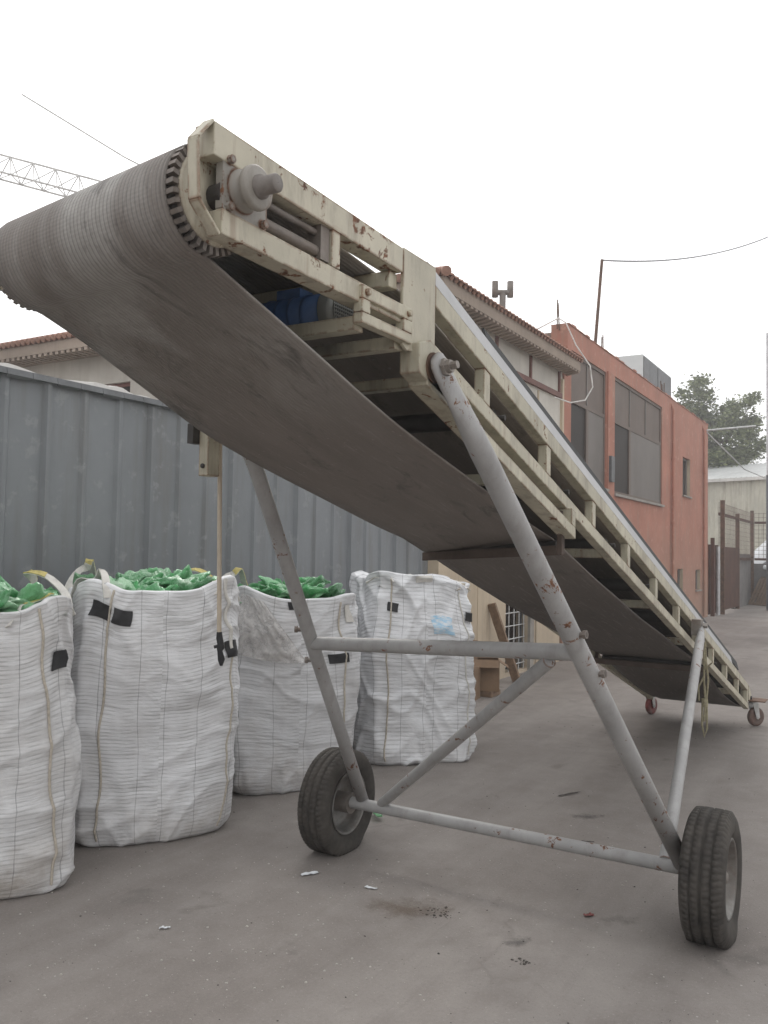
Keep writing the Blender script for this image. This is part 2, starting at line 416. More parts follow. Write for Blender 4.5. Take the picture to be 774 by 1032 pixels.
# ------------------------------------------------------------------ conveyor
cv = thing('belt_conveyor', 'long cream steel belt conveyor raised on grey pipe legs with two car wheels', 'conveyor', (0, 0, 0))
HW = .51; TA = .3088
UB = lambda y: 2.0333 - TA * y            # underside of the top chord
YT = 5.35                                  # tail end of the chords
YB = -1.80                                 # bend
def skew(p):
    # the head has been racked a little out of square on the far side
    t = min(1, max(0, (-1.9 - p[1]) / .7)); return .12 * (.51 - p[0]) / .9 * t
posts = [-1.3911 + .6731 * k for k in range(10)]
for sx in (1, -1):
    m = MB()
    def face(x): return sx * x
    def chord(y0, y1, za, h, w=.05, xo=HW):
        """bar following the slope, faces vertical: outer face at xo"""
        x0, x1 = sorted((sx * xo, sx * (xo - w)))
        c = []
        for dz in (0, h):
            c += [(x0, y0, za(y0) + dz), (x1, y0, za(y0) + dz), (x1, y1, za(y1) + dz), (x0, y1, za(y1) + dz)]
        m.hexa(c)
    chord(YB + .002, YT, UB, .072)
    chord(YB + .002, YT, lambda y: UB(y) - .1275 - .06, .06)
    for y in posts + [5.27]:
        x0, x1 = sorted((sx * (HW - .002), sx * (HW - .045)))
        y0, y1 = y, y + .055
        z0, z1 = -.1275 + .001, -.001
        m.hexa([(x0, y0, UB(y0) + z0), (x1, y0, UB(y0) + z0), (x1, y1, UB(y1) + z0), (x0, y1, UB(y1) + z0),
                (x0, y0, UB(y0) + z1), (x1, y0, UB(y0) + z1), (x1, y1, UB(y1) + z1), (x0, y1, UB(y1) + z1)])
    sf = m.build('side_frame', 'cream', cv, .004)
    # pale guard strip leaning out above the chord and its rubber lip
    gs = MB()
    def strip(mb, y0, y1, za, zb, xa, xb, th):
        c = []
        for (x, z) in ((xa, za), (xb, zb)):
            c += [(sx * x, y0, UB(y0) + z), (sx * (x + th), y0, UB(y0) + z), (sx * (x + th), y1, UB(y1) + z), (sx * x, y1, UB(y1) + z)]
        if sx < 0: c = [c[i] for i in (1, 0, 3, 2, 5, 4, 7, 6)]
        mb.hexa(c)
    strip(gs, YB - .02, 4.35, .073, .142, HW - .010, HW - .028, .008)
    gs.build('guard_strip', 'guard', sf)
    rb = MB(); strip(rb, YB + .5, 4.9, .128, .205, HW - .040, HW - .060, .012)
    rb.build('rubber_skirt', 'rubber_edge', sf)

    # head section: nearly level channel
    hd = MB(); w = .075
    xs = sorted((sx * HW, sx * (HW - .060))) if sx > 0 else sorted((sx * HW, sx * (HW - .055)))
    ZT = lambda y: 2.738 + (y + 2.887) * (-.018 / .867)
    def hbar(y0, y1, zt, h):
        c = []
        for k in (0, 1):
            c += [(xs[0], y0, zt(y0) - (h if k == 0 else 0)), (xs[1], y0, zt(y0) - (h if k == 0 else 0)), (xs[1], y1, zt(y1) - (h if k == 0 else 0)), (xs[0], y1, zt(y1) - (h if k == 0 else 0))]
        hd.hexa(c)
    hbar(-2.884 if sx > 0 else -2.72, -2.02, lambda y: ZT(y) - .0045, .078)
    hbar(-2.851 if sx > 0 else -2.60, -2.02, lambda y: 2.545 + (y + 2.9) * -.008, .060)
    # nose: folded flange following the chamfered end
    nose = [(-2.887, 2.738), (-2.936, 2.678), (-2.928, 2.540), (-2.858, 2.478)]
    inner = [(-2.883, 2.731), (-2.929, 2.675), (-2.921, 2.542), (-2.853, 2.485)]
    for i in range(3 if sx > 0 else 0):
        q = [nose[i], nose[i + 1], inner[i + 1], inner[i]]
        hd.prism(q, 'x', *(sorted((sx * HW, sx * (HW - .034))) if sx > 0 else xs))
    # end plate at the bend, upright of the take-up
    hd.prism([(-2.018, 2.415), (-1.99, 2.400), (-1.80, 2.412), (-1.80, 2.7195), (-2.018, 2.7195)], 'x', sx * HW - .011, sx * HW + .001)
    hd.box(xs[0] + .02, xs[1] - .003, -2.405, -2.365, 2.5445, 2.656)
    if sx < 0:
        for v_ in hd.v: v_.y += skew(v_)
    hd.build('head_frame', 'cream_rusty', cv, .003)
    # take-up rods behind the bearing
    tk = MB()
    tk.tube([(sx * .478, -2.70, 2.575), (sx * .478, -2.41, 2.575)], .017, 12)
    tk.tube([(sx * .478, -2.70, 2.628), (sx * .478, -2.41, 2.628)], .010, 10)
    tk.box(*(sorted((sx * .455, sx * .50))), -2.45, -2.41, 2.552, 2.65)
    tk.build('take_up_screw', 'greasy', cv)
    # flange bearing with shaft end
    br = MB(); c0 = Vector((sx * .505, -2.785, 2.606)); ax = (sx, 0, 0)
    br.prism([(-2.85, 2.548), (-2.84, 2.538), (-2.70, 2.538), (-2.69, 2.548), (-2.69, 2.668), (-2.70, 2.678), (-2.84, 2.678), (-2.85, 2.668)], 'x', *sorted((sx * .487, sx * .508)))
    br.lathe([(.001, .0), (.050, .0), (.050, .012), (.040, .018), (.037, .036), (.050, .038), (.052, .042), (.052, .054), (.046, .058), (.001, .058)], c0, ax, 28)
    for dy in (-.062, .062):
        for dz in (-.055, .055):
            br.lathe([(.001, .02), (.010, .02), (.010, 0)], (sx * .503, -2.77 + dy, 2.608 + dz), ax, 6, False)
    bo = br.build('flange_bearing', 'bearing', cv)
    sh = MB(); sh.lathe([(.028, .055), (.028, .066), (.0215, .066), (.0215, .108), (.019, .111), (.001, .111)], c0, ax, 24)
    sh.build('shaft_end', 'greasy', bo)

# head pulley: drum with ribbed lagging ring at each edge
pc = Vector((0, -2.83, 2.585))
pd = MB(); pd.lathe([(.03, -.345), (.112, -.345), (.120, -.325), (.120, .42), (.112, .44), (.03, .44)], pc, (1, 0, 0), 48)
pd.tube([(-.5, -2.83, 2.585), (.5, -2.83, 2.585)], .03, 16)
for v_ in pd.v: v_.y += skew(v_)
pu = pd.build('head_pulley', 'dark_steel', cv)
for sx in (1, -1):
    lg = MB()
    for k in range(36):
        a = 2 * math.pi * k / 36
        d = Vector((0, math.cos(a), math.sin(a))); t = Vector((0, -math.sin(a), math.cos(a)))
        m3 = Matrix((Vector((1, 0, 0)), t, d)).transposed()
        lg.obox(pc + d * .117 + Vector((.440 if sx > 0 else -.345, 0, 0)), (.026, .011, .024), m3)
    lg.lathe([(.10, -.010), (.112, -.010), (.112, .008), (.10, .008)], pc + Vector((.440 if sx > 0 else -.345, 0, 0)), (1, 0, 0), 36)
    for v_ in lg.v: v_.y += skew(v_)
    lg.build('pulley_lagging', 'greasy', pu)
    ep = MB(); ep.lathe([(.001, .0), (.108, .0), (.110, .004), (.110, .010), (.104, .014), (.001, .014)], pc + Vector((.446 if sx > 0 else -.375, 0, 0)), (sx, 0, 0), 48)
    for v_ in ep.v: v_.y += skew(v_)
    ep.build('end_plate', 'cream_rusty', pu)

# belt: closed loop with thickness, (y,z) path
def cat(p, q, sag, n):
    out = []
    for i in range(n):
        t = i / n; out.append((p[0] + (q[0] - p[0]) * t, p[1] + (q[1] - p[1]) * t - 4 * sag * t * (1 - t)))
    return out
path = []
for i in range(0, 22):                      # round the head, from the top to the underside
    a = R(86 + i * (285 - 86) / 22); path.append((pc.y + .127 * math.cos(a), pc.z + .127 * math.sin(a)))
path += cat((-2.79, 2.461), (-.40, 1.853), .035, 26)
path += cat((-.40, 1.853), (3.2, .905), .035, 30)
path += cat((3.2, .905), (5.42, .205), .055, 20)
for i in range(0, 10):
    a = R(252 + i * (430 - 252) / 10); path.append((5.46 + .10 * math.cos(a), .30 + .10 * math.sin(a)))
path += cat((5.49, .395), (-1.75, 2.612), .0, 30)
path += cat((-1.75, 2.612), (pc.y + .02, pc.z + .128), .0, 8)
# arc length measured from the head so the dried mud sits there
n = len(path); L = [0.0]
for i in range(n): 
    a, b = path[i], path[(i + 1) % n]; L.append(L[-1] + math.hypot(b[0] - a[0], b[1] - a[1]))
tot = L[-1]
bm_ = MB(); NX = 14; BW = .424; vs = []; uvs = []
for i in range(n + 1):
    p, q, r_ = path[(i - 1) % n], path[i % n], path[(i + 1) % n]
    t = Vector((0, r_[0] - p[0], r_[1] - p[1])).normalized(); nn = Vector((0, t.z, -t.y))  # inward/outward
    cen = Vector((0, (q[0] - 1), 0))
    for side in (0, 1):
        for j in range(NX + 1):
            wl_ = .395 - .055 * min(1, max(0, (-2.0 - q[0]) / .7)); x = -wl_ + (wl_ + BW) * j / NX
            # edges of the slack run droop and ripple a little
            z_r = 0.0
            if 22 <= i <= 95: z_r = -.010 * (abs(x) / BW) ** 3 + .010 * noise.noise(Vector((x * 2.2, q[0] * 1.3, 3.1)))
            pp = Vector((x, q[0], q[1] + z_r)) + nn * (.0045 if side else -.0045); pp.y += skew(pp); vs.append(pp)
            s_ = min(L[i], tot - L[i]); uvs.append((x + .5, s_))
W2 = 2 * (NX + 1); fs = []
for i in range(n):
    for j in range(NX):
        a = i * W2 + j; b = (i + 1) * W2 + j
        fs.append((a, a + 1, b + 1, b)); a2 = a + NX + 1; b2 = b + NX + 1; fs.append((a2, b2, b2 + 1, a2 + 1))
    a = i * W2; b = (i + 1) * W2; fs.append((a, b, b + NX + 1, a + NX + 1))
    a += NX; b += NX; fs.append((a, a + NX + 1, b + NX + 1, b))
bm_.add(vs, fs, True, uvs)
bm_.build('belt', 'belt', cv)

# return idler beams under the belt, carrying idlers inside the frame
for y, z in ((-.42, 1.845), (3.2, .898)):
    # the first beam sits askew under the belt
    dy = .34 if y < 0 else .0; xl = -.42 if y < 0 else -.46; dz = -.13 * dy
    m = MB(); m.hexa([(xl, y - .055 + dy, z - .080 + dz), (.47, y - .055, z - .080), (.47, y - .005, z - .080), (xl, y - .005 + dy, z - .080 + dz),
            (xl, y - .055 + dy, z - .034 + dz), (.47, y - .055, z - .034), (.47, y - .005, z - .034), (xl, y - .005 + dy, z - .034 + dz)])
    m.box(.47, .495, y - .05, y - .01, z - .078, UB(y) - .19); m.box(xl + .001, xl + .026, y - .004 + dy, y + .02 + dy, z - .075 + dz, z + .02 + dz)
    ib = m.build('idler_beam', 'beam_dark', cv, .003)
    ro = MB(); ro.tube([(-.40, y + .03 + dy, z - .03 + dz), (.45, y + .03, z - .03)], .022, 16)
    ro.build('return_roller', 'dark_steel', ib)
for k in range(8):
    y = -1.1 + .8 * k
    ro = MB(); z = UB(y) - .055
    ro.tube([(-.42, y, z), (.42, y, z)], .04, 14); ro.tube([(-.47, y, z), (.47, y, z)], .012, 8)
    ro.build('carrying_roller', 'dark_steel', cv)
for k in range(6):
    y = -.75 + 1.05 * k
    m = MB(); z = UB(y) - .1275 - .032
    m.box(-.46, .46, y, y + .05, z - .028, z + .022)
    m.build('cross_member', 'cream', cv, .003)
for y, z0, z1 in ((-2.262, 2.405, 2.446), (-2.03, 2.400, 2.44), (-2.07, 2.585, 2.635), (-1.70, 2.345, 2.385)):
    m = MB(); m.box(-.455, .489, y, y + .05, z0, z1); m.build('cross_member', 'cream', cv, .003)
# motor mount (open rectangular frame on the near face) and motor
for sx in (1, -1):
    m = MB(); x0, x1 = sorted((sx * .522, sx * .49))
    m.box(x0, x1, -2.27, -1.975, 2.420, 2.452); m.box(x0, x1, -2.27, -1.975, 2.492, 2.532)
    m.box(x0, x1, -2.27, -2.225, 2.4525, 2.4915); m.box(x0, x1, -2.03, -1.975, 2.4525, 2.4915)
    for y in (-2.247, -2.002):
        m.lathe([(.001, .012), (.011, .012), (.011, 0)], (sx * .522, y, 2.512), (sx, 0, 0), 6, False)
    m.build('motor_mount', 'cream', cv, .003)
mo = MB(); mc = Vector((.205, -2.15, 2.500))
mo.lathe([(.001, -.17), (.055, -.17), (.064, -.14), (.064, .12), (.001, .12)], mc, (1, 0, 0), 28)
for t_ in (-.10, -.05, 0, .05): mo.lathe([(.0645, t_), (.067, t_ + .004), (.067, t_ + .012), (.0645, t_ + .016)], mc, (1, 0, 0), 28)
mo.box(mc.x - .06, mc.x + .03, mc.y - .035, mc.y + .035, mc.z + .055, mc.z + .085)
mt = mo.build('motor', 'motor', cv)
fc = MB(); fc.lathe([(.070, .122), (.071, .15), (.064, .168), (.053, .174)], mc, (1, 0, 0), 28)
for k in range(-5, 6):
    h = math.sqrt(max(.0, .062 ** 2 - (k * .011) ** 2))
    fc.beam(mc + Vector((.174, k * .011, -h)), mc + Vector((.174, k * .011, h)), .004, .004)
    fc.beam(mc + Vector((.176, -h, k * .011)), mc + Vector((.176, h, k * .011)), .004, .004)
fc.build('fan_cover', 'grille', mt)
gb = MB(); gb.box(-.20, .04, -2.30, -2.08, 2.40, 2.56); gb.tube([(-.10, -2.3, 2.50), (-.10, -2.45, 2.56)], .05, 16)
gb.build('gearbox', 'motor', cv, .012)

def leg_pts(sx):
    return (Vector((.566, -1.862, 2.362)), Vector((.945, 0, .30))) if sx > 0 else (Vector((-.566, -1.56, 2.395)), Vector((-.87, .02, .30)))
# support beam slung under each side frame, with the pivot bracket of the leg
for sx in (1, -1):
    m = MB(); lo = lambda y: UB(y) - .1275 - .06 - .128
    x0, x1 = sorted((sx * HW, sx * (HW - .05)))
    def sl(y0, y1, za, zb):
        m.hexa([(x0, y0, za(y0)), (x1, y0, za(y0)), (x1, y1, za(y1)), (x0, y1, za(y1)), (x0, y0, zb(y0)), (x1, y0, zb(y0)), (x1, y1, zb(y1)), (x0, y1, zb(y1))])
    m = MB(); xo, xi = sx * (HW + .028), sx * (HW - .045)
    x0, x1 = sorted((xo, xi))
    m.prism([(-1.955, 2.335), (-1.955, 2.43), (-1.88, 2.455), (-1.70, 2.385), (-1.56, 2.285), (-1.60, 2.225)], 'x', x0, x1)
    pb = m.build('pivot_bracket', 'cream', cv, .004)
    w = MB(); w.lathe([(.001, .012), (.050, .012), (.050, .0)], leg_pts(sx)[0] + Vector((-sx * .034, 0, .004)), (sx, 0, 0), 28, False)
    w.build('pivot_washer', 'rusty', pb)
    if sx < 0: continue
    m = MB()
    sl(-1.90, -.40, lo, lambda y: lo(y) + .052)
    sl(-.455, -.402, lambda y: lo(y) + .053, lambda y: UB(y) - .189)
    m.build('support_beam', 'cream', cv, .003)

# legs, cross bars, braces
T_UP = {1: .475, -1: .525}
for sx in (1, -1):
    a, b = leg_pts(sx); m = MB(); d = (b - a).normalized()
    # flattened, rounded upper end
    x, y, _ = orth(d, (sx, 0, 0))
    seg = 16; vs = []; lr_ = .0415 if sx > 0 else .035
    prof = [(-.045, .030, .012), (-.03, .046, .014), (.0, .052, .015), (.10, .052, .017), (.26, .043, .038), (.34, lr_, lr_), (1.0, lr_, lr_), (1.9, lr_, lr_), ((b - a).length, lr_, lr_)]
    nv = Vector((sx, 0, 0)); nv = (nv - d * nv.dot(d)).normalized(); tv = d.cross(nv).normalized()
    for t, wt, wn in prof:
        for k in range(seg):
            q = 2 * math.pi * k / seg; vs.append(a + d * t + tv * wt * math.cos(q) + nv * wn * math.sin(q))
    fs = [(i * seg + k, i * seg + (k + 1) % seg, (i + 1) * seg + (k + 1) % seg, (i + 1) * seg + k) for i in range(len(prof) - 1) for k in range(seg)]
    fs += [tuple(range(seg))[::-1], tuple((len(prof) - 1) * seg + k for k in range(seg))]
    m.add(vs, fs, True)
    lg_ = m.build('leg', 'pipe', cv)
    bt = MB(); bt.lathe([(.001, .05), (.013, .05), (.013, .028), (.022, .028), (.022, .012), (.030, .012), (.030, .0)], a + nv * .014, nv, 6, False)
    bt.tube([a - nv * .09, a + nv * .014], .016, 10)
    bt.build('pivot_bolt', 'steel', lg_)
    # clamp bolts near the cross bar
    for t in (T_UP[sx] - .035, T_UP[sx] + .045):
        cb = MB(); p = a.lerp(b, t); e = Vector((sx * .85, -.1, .1)).normalized() if sx > 0 else Vector((-.85, -.4, 0)).normalized()
        cb.tube([p + e * .02, p + e * .066], .011, 8)
        cb.lathe([(.001, .014), (.018, .014), (.018, .0)], p + e * .052, e, 6, False)
        cb.build('clamp_bolt', 'greasy', lg_)
    # rear brace
    m = MB(); p0 = Vector((sx * .575, 2.47, 1.235)); p1 = Vector((sx * .862, .0, .300))
    d2 = (p1 - p0).normalized()
    m.tube([p0 - d2 * .02, p0 + d2 * .03, p0 + d2 * .22, p1], [.012, .020, .033, .033], 14)
    if sx < 0: continue
    bo = m.build('brace', 'pipe', cv)
    bt = MB(); bt.lathe([(.001, .03), (.022, .03), (.022, 0)], (sx * .585, 2.47, 1.255), (sx, 0, 0), 6, False)
    bt.box(*sorted((sx * .505, sx * .575)), 2.43, 2.53, 1.18, 1.30)
    bt.build('brace_lug', 'steel', bo)
a, b = leg_pts(1); p = a.lerp(b, T_UP[1]); a2, b2 = leg_pts(-1); p2 = a2.lerp(b2, T_UP[-1])
m = MB(); m.tube([p2, p], .034, 18); m.build('cross_bar', 'pipe', cv)
m = MB(); m.tube([(-.73, .0, .315), p + Vector((-.13, .02, -.045))], .029, 16); m.build('diagonal_brace', 'pipe', cv)
m = MB(); m.tube([(-.95, 0, .288), (.95, 0, .288)], .033, 18); ab = m.build('axle_bar', 'pipe', cv)
for sx in (1, -1):
    m = MB(); m.tube([(sx * .85, 0, .288), (sx * 1.06, 0, .288)], .028, 14); m.build('stub_axle', 'rusty', ab)

# wheels
def wheel(sx, sag):
    cx, rz = (1.072 if sx > 0 else -1.035), .303
    m = MB(); seg = 320
    hwid = .088
    prof = [(.178, -.070), (.186, -.082), (.215, -.097), (.250, -.099), (.275, -.092), (.290, -.082)]
    tread = [-.076, -.062, -.0505, -.0485, -.0405, -.0385, -.022, -.0085, -.0065, -.0025, .0025, .0065, .0085, .022, .0385, .0405, .0485, .0505, .062, .076]
    gro = {4, 5, 7, 8, 11, 12, 14, 15}
    for i, t in enumerate(tread):
        r = .303 - .004 * (abs(t) / .076) ** 3
        if i in (3, 4, 15, 16) or i in (8, 9, 10, 11): r -= .013
        prof.append((r, t))
    prof += [(.290, .082), (.275, .092), (.250, .099), (.215, .097), (.186, .082), (.178, .070)]
    n = len(prof); vs = []
    for k in range(seg):
        a = 2 * math.pi * k / seg
        for i, (r, t) in enumerate(prof):
            if 5 <= i <= n - 6:
                ph = k + int(abs(t) * 60)
                if (ph % 5) == 0 and (abs(t) > .050): r -= .008
                elif (ph % 5) == 2 and .01 < abs(t) < .039: r -= .006
            y = math.cos(a) * r; z = math.sin(a) * r; x = t
            fl = -rz + .002 + sag
            if z < fl + .05:                      # soft tyre flattened where it bears
                ov = max(0, fl - z); z = max(z, fl)
                x *= 1 + ov * 3.0 + max(0, (fl + .05 - z)) * 3.2
            vs.append((cx + x, y, rz - sag + z))
    fs = [(k * n + i, k * n + i + 1, ((k + 1) % seg) * n + i + 1, ((k + 1) % seg) * n + i) for k in range(seg) for i in range(n - 1)]
    m.add(vs, fs, True)
    w = thing_part('wheel', m, 'tyre')
    c = (cx, 0, rz - sag); rm = MB()
    for s2 in (1, -1):
        rm.lathe([(.182, .084), (.176, .088), (.168, .080), (.163, .055), (.150, .040), (.140, .018), (.118, .012), (.085, .034), (.060, .036), (.050, .022), (.001, .022)] if s2 == sx else
                 [(.182, .084), (.176, .088), (.168, .080), (.163, .040), (.155, .0), (.130, -.012), (.07, -.01), (.001, -.01)], c, (s2, 0, 0), 40)
    rm.build('rim', 'rim', w)
    hb = MB(); hb.lathe([(.001, .075), (.022, .072), (.030, .06), (.032, .022)], c, (sx, 0, 0), 20)
    for k in range(5):
        a = 2 * math.pi * k / 5
        hb.lathe([(.001, .056), (.011, .054), (.012, .034)], (c[0], math.cos(a) * .075, c[2] + math.sin(a) * .075), (sx, 0, 0), 6, False)
    hb.lathe([(.06, -.10), (.06, 0.0)], c, (sx, 0, 0), 20); hb.lathe([(.001, -.10), (.06, -.10)], c, (sx, 0, 0), 20, False)
    hb.build('hub', 'greasy', w)
def thing_part(name, mb, mat): return mb.build(name, mat, cv)
wheel(1, .022); wheel(-1, .020)

# tail end: end plate, bearing, casters
m = MB(); m.tube([(-.42, 5.46, .30), (.42, 5.46, .30)], .095, 24); m.tube([(-.53, 5.46, .30), (.53, 5.46, .30)], .02, 12)
m.build('tail_pulley', 'dark_steel', cv)
for sx in (1, -1):
    m = MB(); x0, x1 = sorted((sx * .515, sx * .43))
    m.hexa([(x0, 5.351, .285), (x1, 5.351, .285), (x1, 5.56, .285), (x0, 5.56, .285), (x0, 5.351, .445), (x1, 5.351, .445), (x1, 5.50, .36), (x0, 5.50, .36)])
    m.build('tail_bearing', 'cream_rusty', cv, .006)
    yaw = R(-42 if sx > 0 else -18)
    cx, cy = sx * .535, 5.51; rot = Matrix.Rotation(yaw, 3, 'Z')
    Tn = lambda p: Vector((cx, cy, 0)) + rot @ Vector(p)
    def rb_(mb, x0, x1, y0, y1, z0, z1):
        mb.hexa([Tn((x0, y0, z0)), Tn((x1, y0, z0)), Tn((x1, y1, z0)), Tn((x0, y1, z0)), Tn((x0, y0, z1)), Tn((x1, y0, z1)), Tn((x1, y1, z1)), Tn((x0, y1, z1))])
    pl = MB(); pl.box(cx - .13, cx + .13, cy - .12, cy + .10, .272, .2835)
    ca = pl.build('caster', 'rusty', cv, .002)
    fk = MB(); fk.lathe([(.045, .0), (.045, .03), (.001, .03)], (cx, cy, .241), (0, 0, 1), 16)
    for s2 in (1, -1):
        q = [(-.035, .238), (.035, .238), (.052, .095), (.03, .075), (.012, .085)]
        for_v = [Tn((s2 * .040, a_, z_)) for a_, z_ in q] + [Tn((s2 * .035, a_, z_)) for a_, z_ in q]
        k = len(q); fk.add(for_v, [tuple(range(k)), tuple(range(2 * k - 1, k - 1, -1))] + [(i, (i + 1) % k, k + (i + 1) % k, k + i) for i in range(k)])
    rb_(fk, -.04, .04, -.034, .034, .2375, .2415)
    fk.tube([Tn((-.048, .03, .098)), Tn((.048, .03, .098))], .009, 8)
    fk.build('fork', 'zinc', ca)
    wl = MB(); wl.lathe([(.02, -.026), (.062, -.022), (.066, -.024), (.090, -.022), (.098, -.012), (.098, .012), (.090, .022), (.066, .024), (.062, .022), (.02, .026)], Tn((0, .03, .099)), rot @ Vector((1, 0, 0)), 28)
    wl.build('caster_wheel', 'red_dirty' if sx > 0 else 'red_wheel', ca)

# control box on the far side with its hanging lead
m = MB(); m.box(-.60, -.55, -1.725, -1.655, 2.06, 2.30)
cbx = m.build('control_box', 'cream', cv, .004)
m = MB(); m.lathe([(.001, .006), (.010, .006), (.010, 0)], (-.575, -1.725, 2.10), (0, -1, 0), 12); m.build('knob', 'dark_steel', cbx)
m = MB(); m.box(-.632, -.601, -1.76, -1.71, 2.19, 2.27); m.build('switch', 'dark_steel', cbx)
m = MB(); m.tube([(-.575, -1.655, 2.25), (-.573, -1.630, 2.2), (-.572, -1.622, 1.9), (-.572, -1.612, 1.6), (-.571, -1.606, 1.42)], .0095, 10)
ld = m.build('hanging_lead', 'cable', cv)
m = MB(); m.tube([(-.571, -1.606, 1.425), (-.571, -1.604, 1.40), (-.569, -1.598, 1.375), (-.569, -1.598, 1.36), (-.570, -1.600, 1.345), (-.568, -1.592, 1.31), (-.568, -1.592, 1.285)], [.011, .014, .014, .017, .011, .015, .006], 9)
m.tube([(-.569, -1.598, 1.37), (-.590, -1.614, 1.362)], .007, 7)
m.build('taped_end', 'tape', ld)
m = MB()
q = [(.60, 2.40, 1.12), (.605, 2.41, 1.0), (.60, 2.42, .85), (.612, 2.42, .70), (.60, 2.43, .55)]
m.tube(q, .008, 8); m.tube([(.61, 2.40, 1.14), (.615, 2.42, .98), (.63, 2.42, .86), (.615, 2.44, .72), (.62, 2.43, .50), (.60, 2.45, .43), (.585, 2.43, .52), (.59, 2.42, .72)], .008, 8)
m.tube([(.60, 2.41, .93), (.66, 2.40, .99)], .006, 6); m.tube([(.60, 2.41, .88), (.56, 2.42, .80), (.565, 2.42, .70)], .007, 6)
m.lathe([(.02, -.03), (.024, 0), (.02, .03)], (.607, 2.42, .69), (0, 0, 1), 10)
rp = m.build('knotted_rope', 'yellow_rope', None, base=(.60, 2.42, 1.0))
tag(rp, 'yellowish knotted rope dangling beside the rear brace of the conveyor', 'rope')

# ------------------------------------------------------------------ bulk bags
def fbm(p, o=4):
    return noise.fractal(p, 1.0, 2.0, o)
class Bag:
    def __init__(s, cx, cy, yaw, w, d, h, seed, lifts, sag, bulge=.05, lean=(0, 0), crease=1.0, taper=.0):
        s.c = Vector((cx, cy, 0)); s.rot = Matrix.Rotation(yaw, 3, 'Z'); s.w = w; s.d = d; s.h = h; s.seed = seed
        s.lifts = lifts; s.sag = sag; s.bulge = bulge; s.lean = lean; s.crease = crease; s.taper = taper
    def top(s, u):
        z = s.h; 
        for k in range(4):                       # corner 0 front right, then ccw
            uc = .125 + .25 * k; du = abs((u - uc + .5) % 1 - .5)
            z += s.lifts[k] * math.exp(-(du / .045) ** 2)
            um = .25 * k; dm = abs((u - um + .5) % 1 - .5); z -= s.sag[k] * math.exp(-(dm / .10) ** 2)
        return z + .012 * noise.noise(Vector((u * 22, s.seed, 0)))
    def P(s, u, v, off=0.0):
        """u round the bag from the middle of the front face, v up the wall"""
        a = -math.pi / 2 + u * 2 * math.pi
        zt = s.top(u % 1); z = v * zt
        e = 5.0 - 1.6 * v
        ca, sa = math.cos(a), math.sin(a)
        rr = (abs(ca) ** e + abs(sa) ** e) ** (-1 / e)
        b = min(1, v / .07); sc = .90 + .10 * math.sqrt(max(0, 1 - (1 - b) ** 2))
        sc *= 1 + s.bulge * math.sin(math.pi * min(1, v * 1.05)) - .03 * v ** 3 + s.taper * v
        corner = abs(((u * 4) % 1) - .5)          # 0 on a corner
        fin = math.exp(-(corner / .035) ** 2) * .018 * (1 if v > .05 else .3)
        q = Vector((math.cos(a) * 1.3, math.sin(a) * 1.3, 0))
        sd = s.seed * 7.3
        n1 = noise.noise(Vector((q.x * 1.3 + sd, q.y * 1.3, z * 1.6)))
        # creases: soft long folds, drawn slantwise from the corners near the top and slumping near the base
        pu = (((u + .5) % 1) - .5) * 3.4
        wq = Vector((q.x * 1.4, q.y * 1.4, z * 1.4 + sd)); pw = pu + .38 * noise.noise(wq); zw = z * 1.25 + .32 * noise.noise(wq + Vector((5, 3, 0)))
        d1 = (pw * .8 + zw * .6); d2 = (pw * .55 - zw * .83)
        k1 = 1 - abs(noise.noise(Vector((d1 * .9 + sd, d2 * 3.6, 1.3)))) * 2.6
        k2 = 1 - abs(noise.noise(Vector((d1 * 3.9 + sd, d2 * .9, 7.7)))) * 2.6
        k3 = noise.noise(Vector((q.x * 3.2 + sd, q.y * 3.2, z * 7)))
        low = math.exp(-(v / .13) ** 2); hi = math.exp(-((1 - v) / .20) ** 2)
        cu = (((u * 4) % 1) - .5)                 # -.5..+.5 with the corner at 0
        fan = math.sin(26 * ((1 - v) * .9 - abs(cu) * .55) + sd) * hi * math.exp(-(abs(cu) / .28) ** 2)
        dsp = .040 * n1 + s.crease * ((.016 + .020 * low) * max(0, k1) ** 2 + (.015 + .012 * hi) * max(0, k2) ** 2 + .017 * fan + .007 * k3)
        x = (s.w / 2 * sc + dsp) * ca * rr; y = (s.d / 2 * sc + dsp) * sa * rr
        rad = Vector((ca, sa, 0)); p = Vector((x, y, z)) + rad * (fin + off)
        p.x += s.lean[0] * v * v; p.y += s.lean[1] * v * v
        return s.c + s.rot @ p
    def build(s, name, mat, label, n=240, nz=130):
        th = thing(name, label, 'bulk bag', tuple(s.c), 'white bulk bags along the grey metal wall'); s.root = th
        m = MB(); vs = []; uvs = []; per = 2 * (s.w + s.d) * .96
        rows = [j / nz for j in range(nz + 1)]
        for v in rows:
            for i in range(n + 1):
                u = i / n; p = s.P(u, v); vs.append(p); uvs.append((u * per + s.seed, v * s.h))
        inner = [(1.004, .955), (1.0, .93), (.965, .90), (.93, .82), (.91, .5), (.91, .0)]
        for (v, k) in inner:
            for i in range(n + 1):
                u = i / n; p = s.P(u, min(v, 1.0)); l = p - s.c; q = s.c + Vector((l.x * k, l.y * k, l.z * 1.0 + (.008 if v > 1 else 0)))
                if v < .95: q.z = s.h * v - .05
                vs.append(q); uvs.append((u * per + s.seed, (2 - v) * s.h))
        nr = len(rows) + len(inner); w = n + 1
        fs = [(j * w + i, j * w + i + 1, (j + 1) * w + i + 1, (j + 1) * w + i) for j in range(nr - 1) for i in range(n)]
        fs.append([i for i in range(n)][::-1])
        m.add(vs, fs, True, uvs)
        m.build('bag_body', mat, th)
        return th
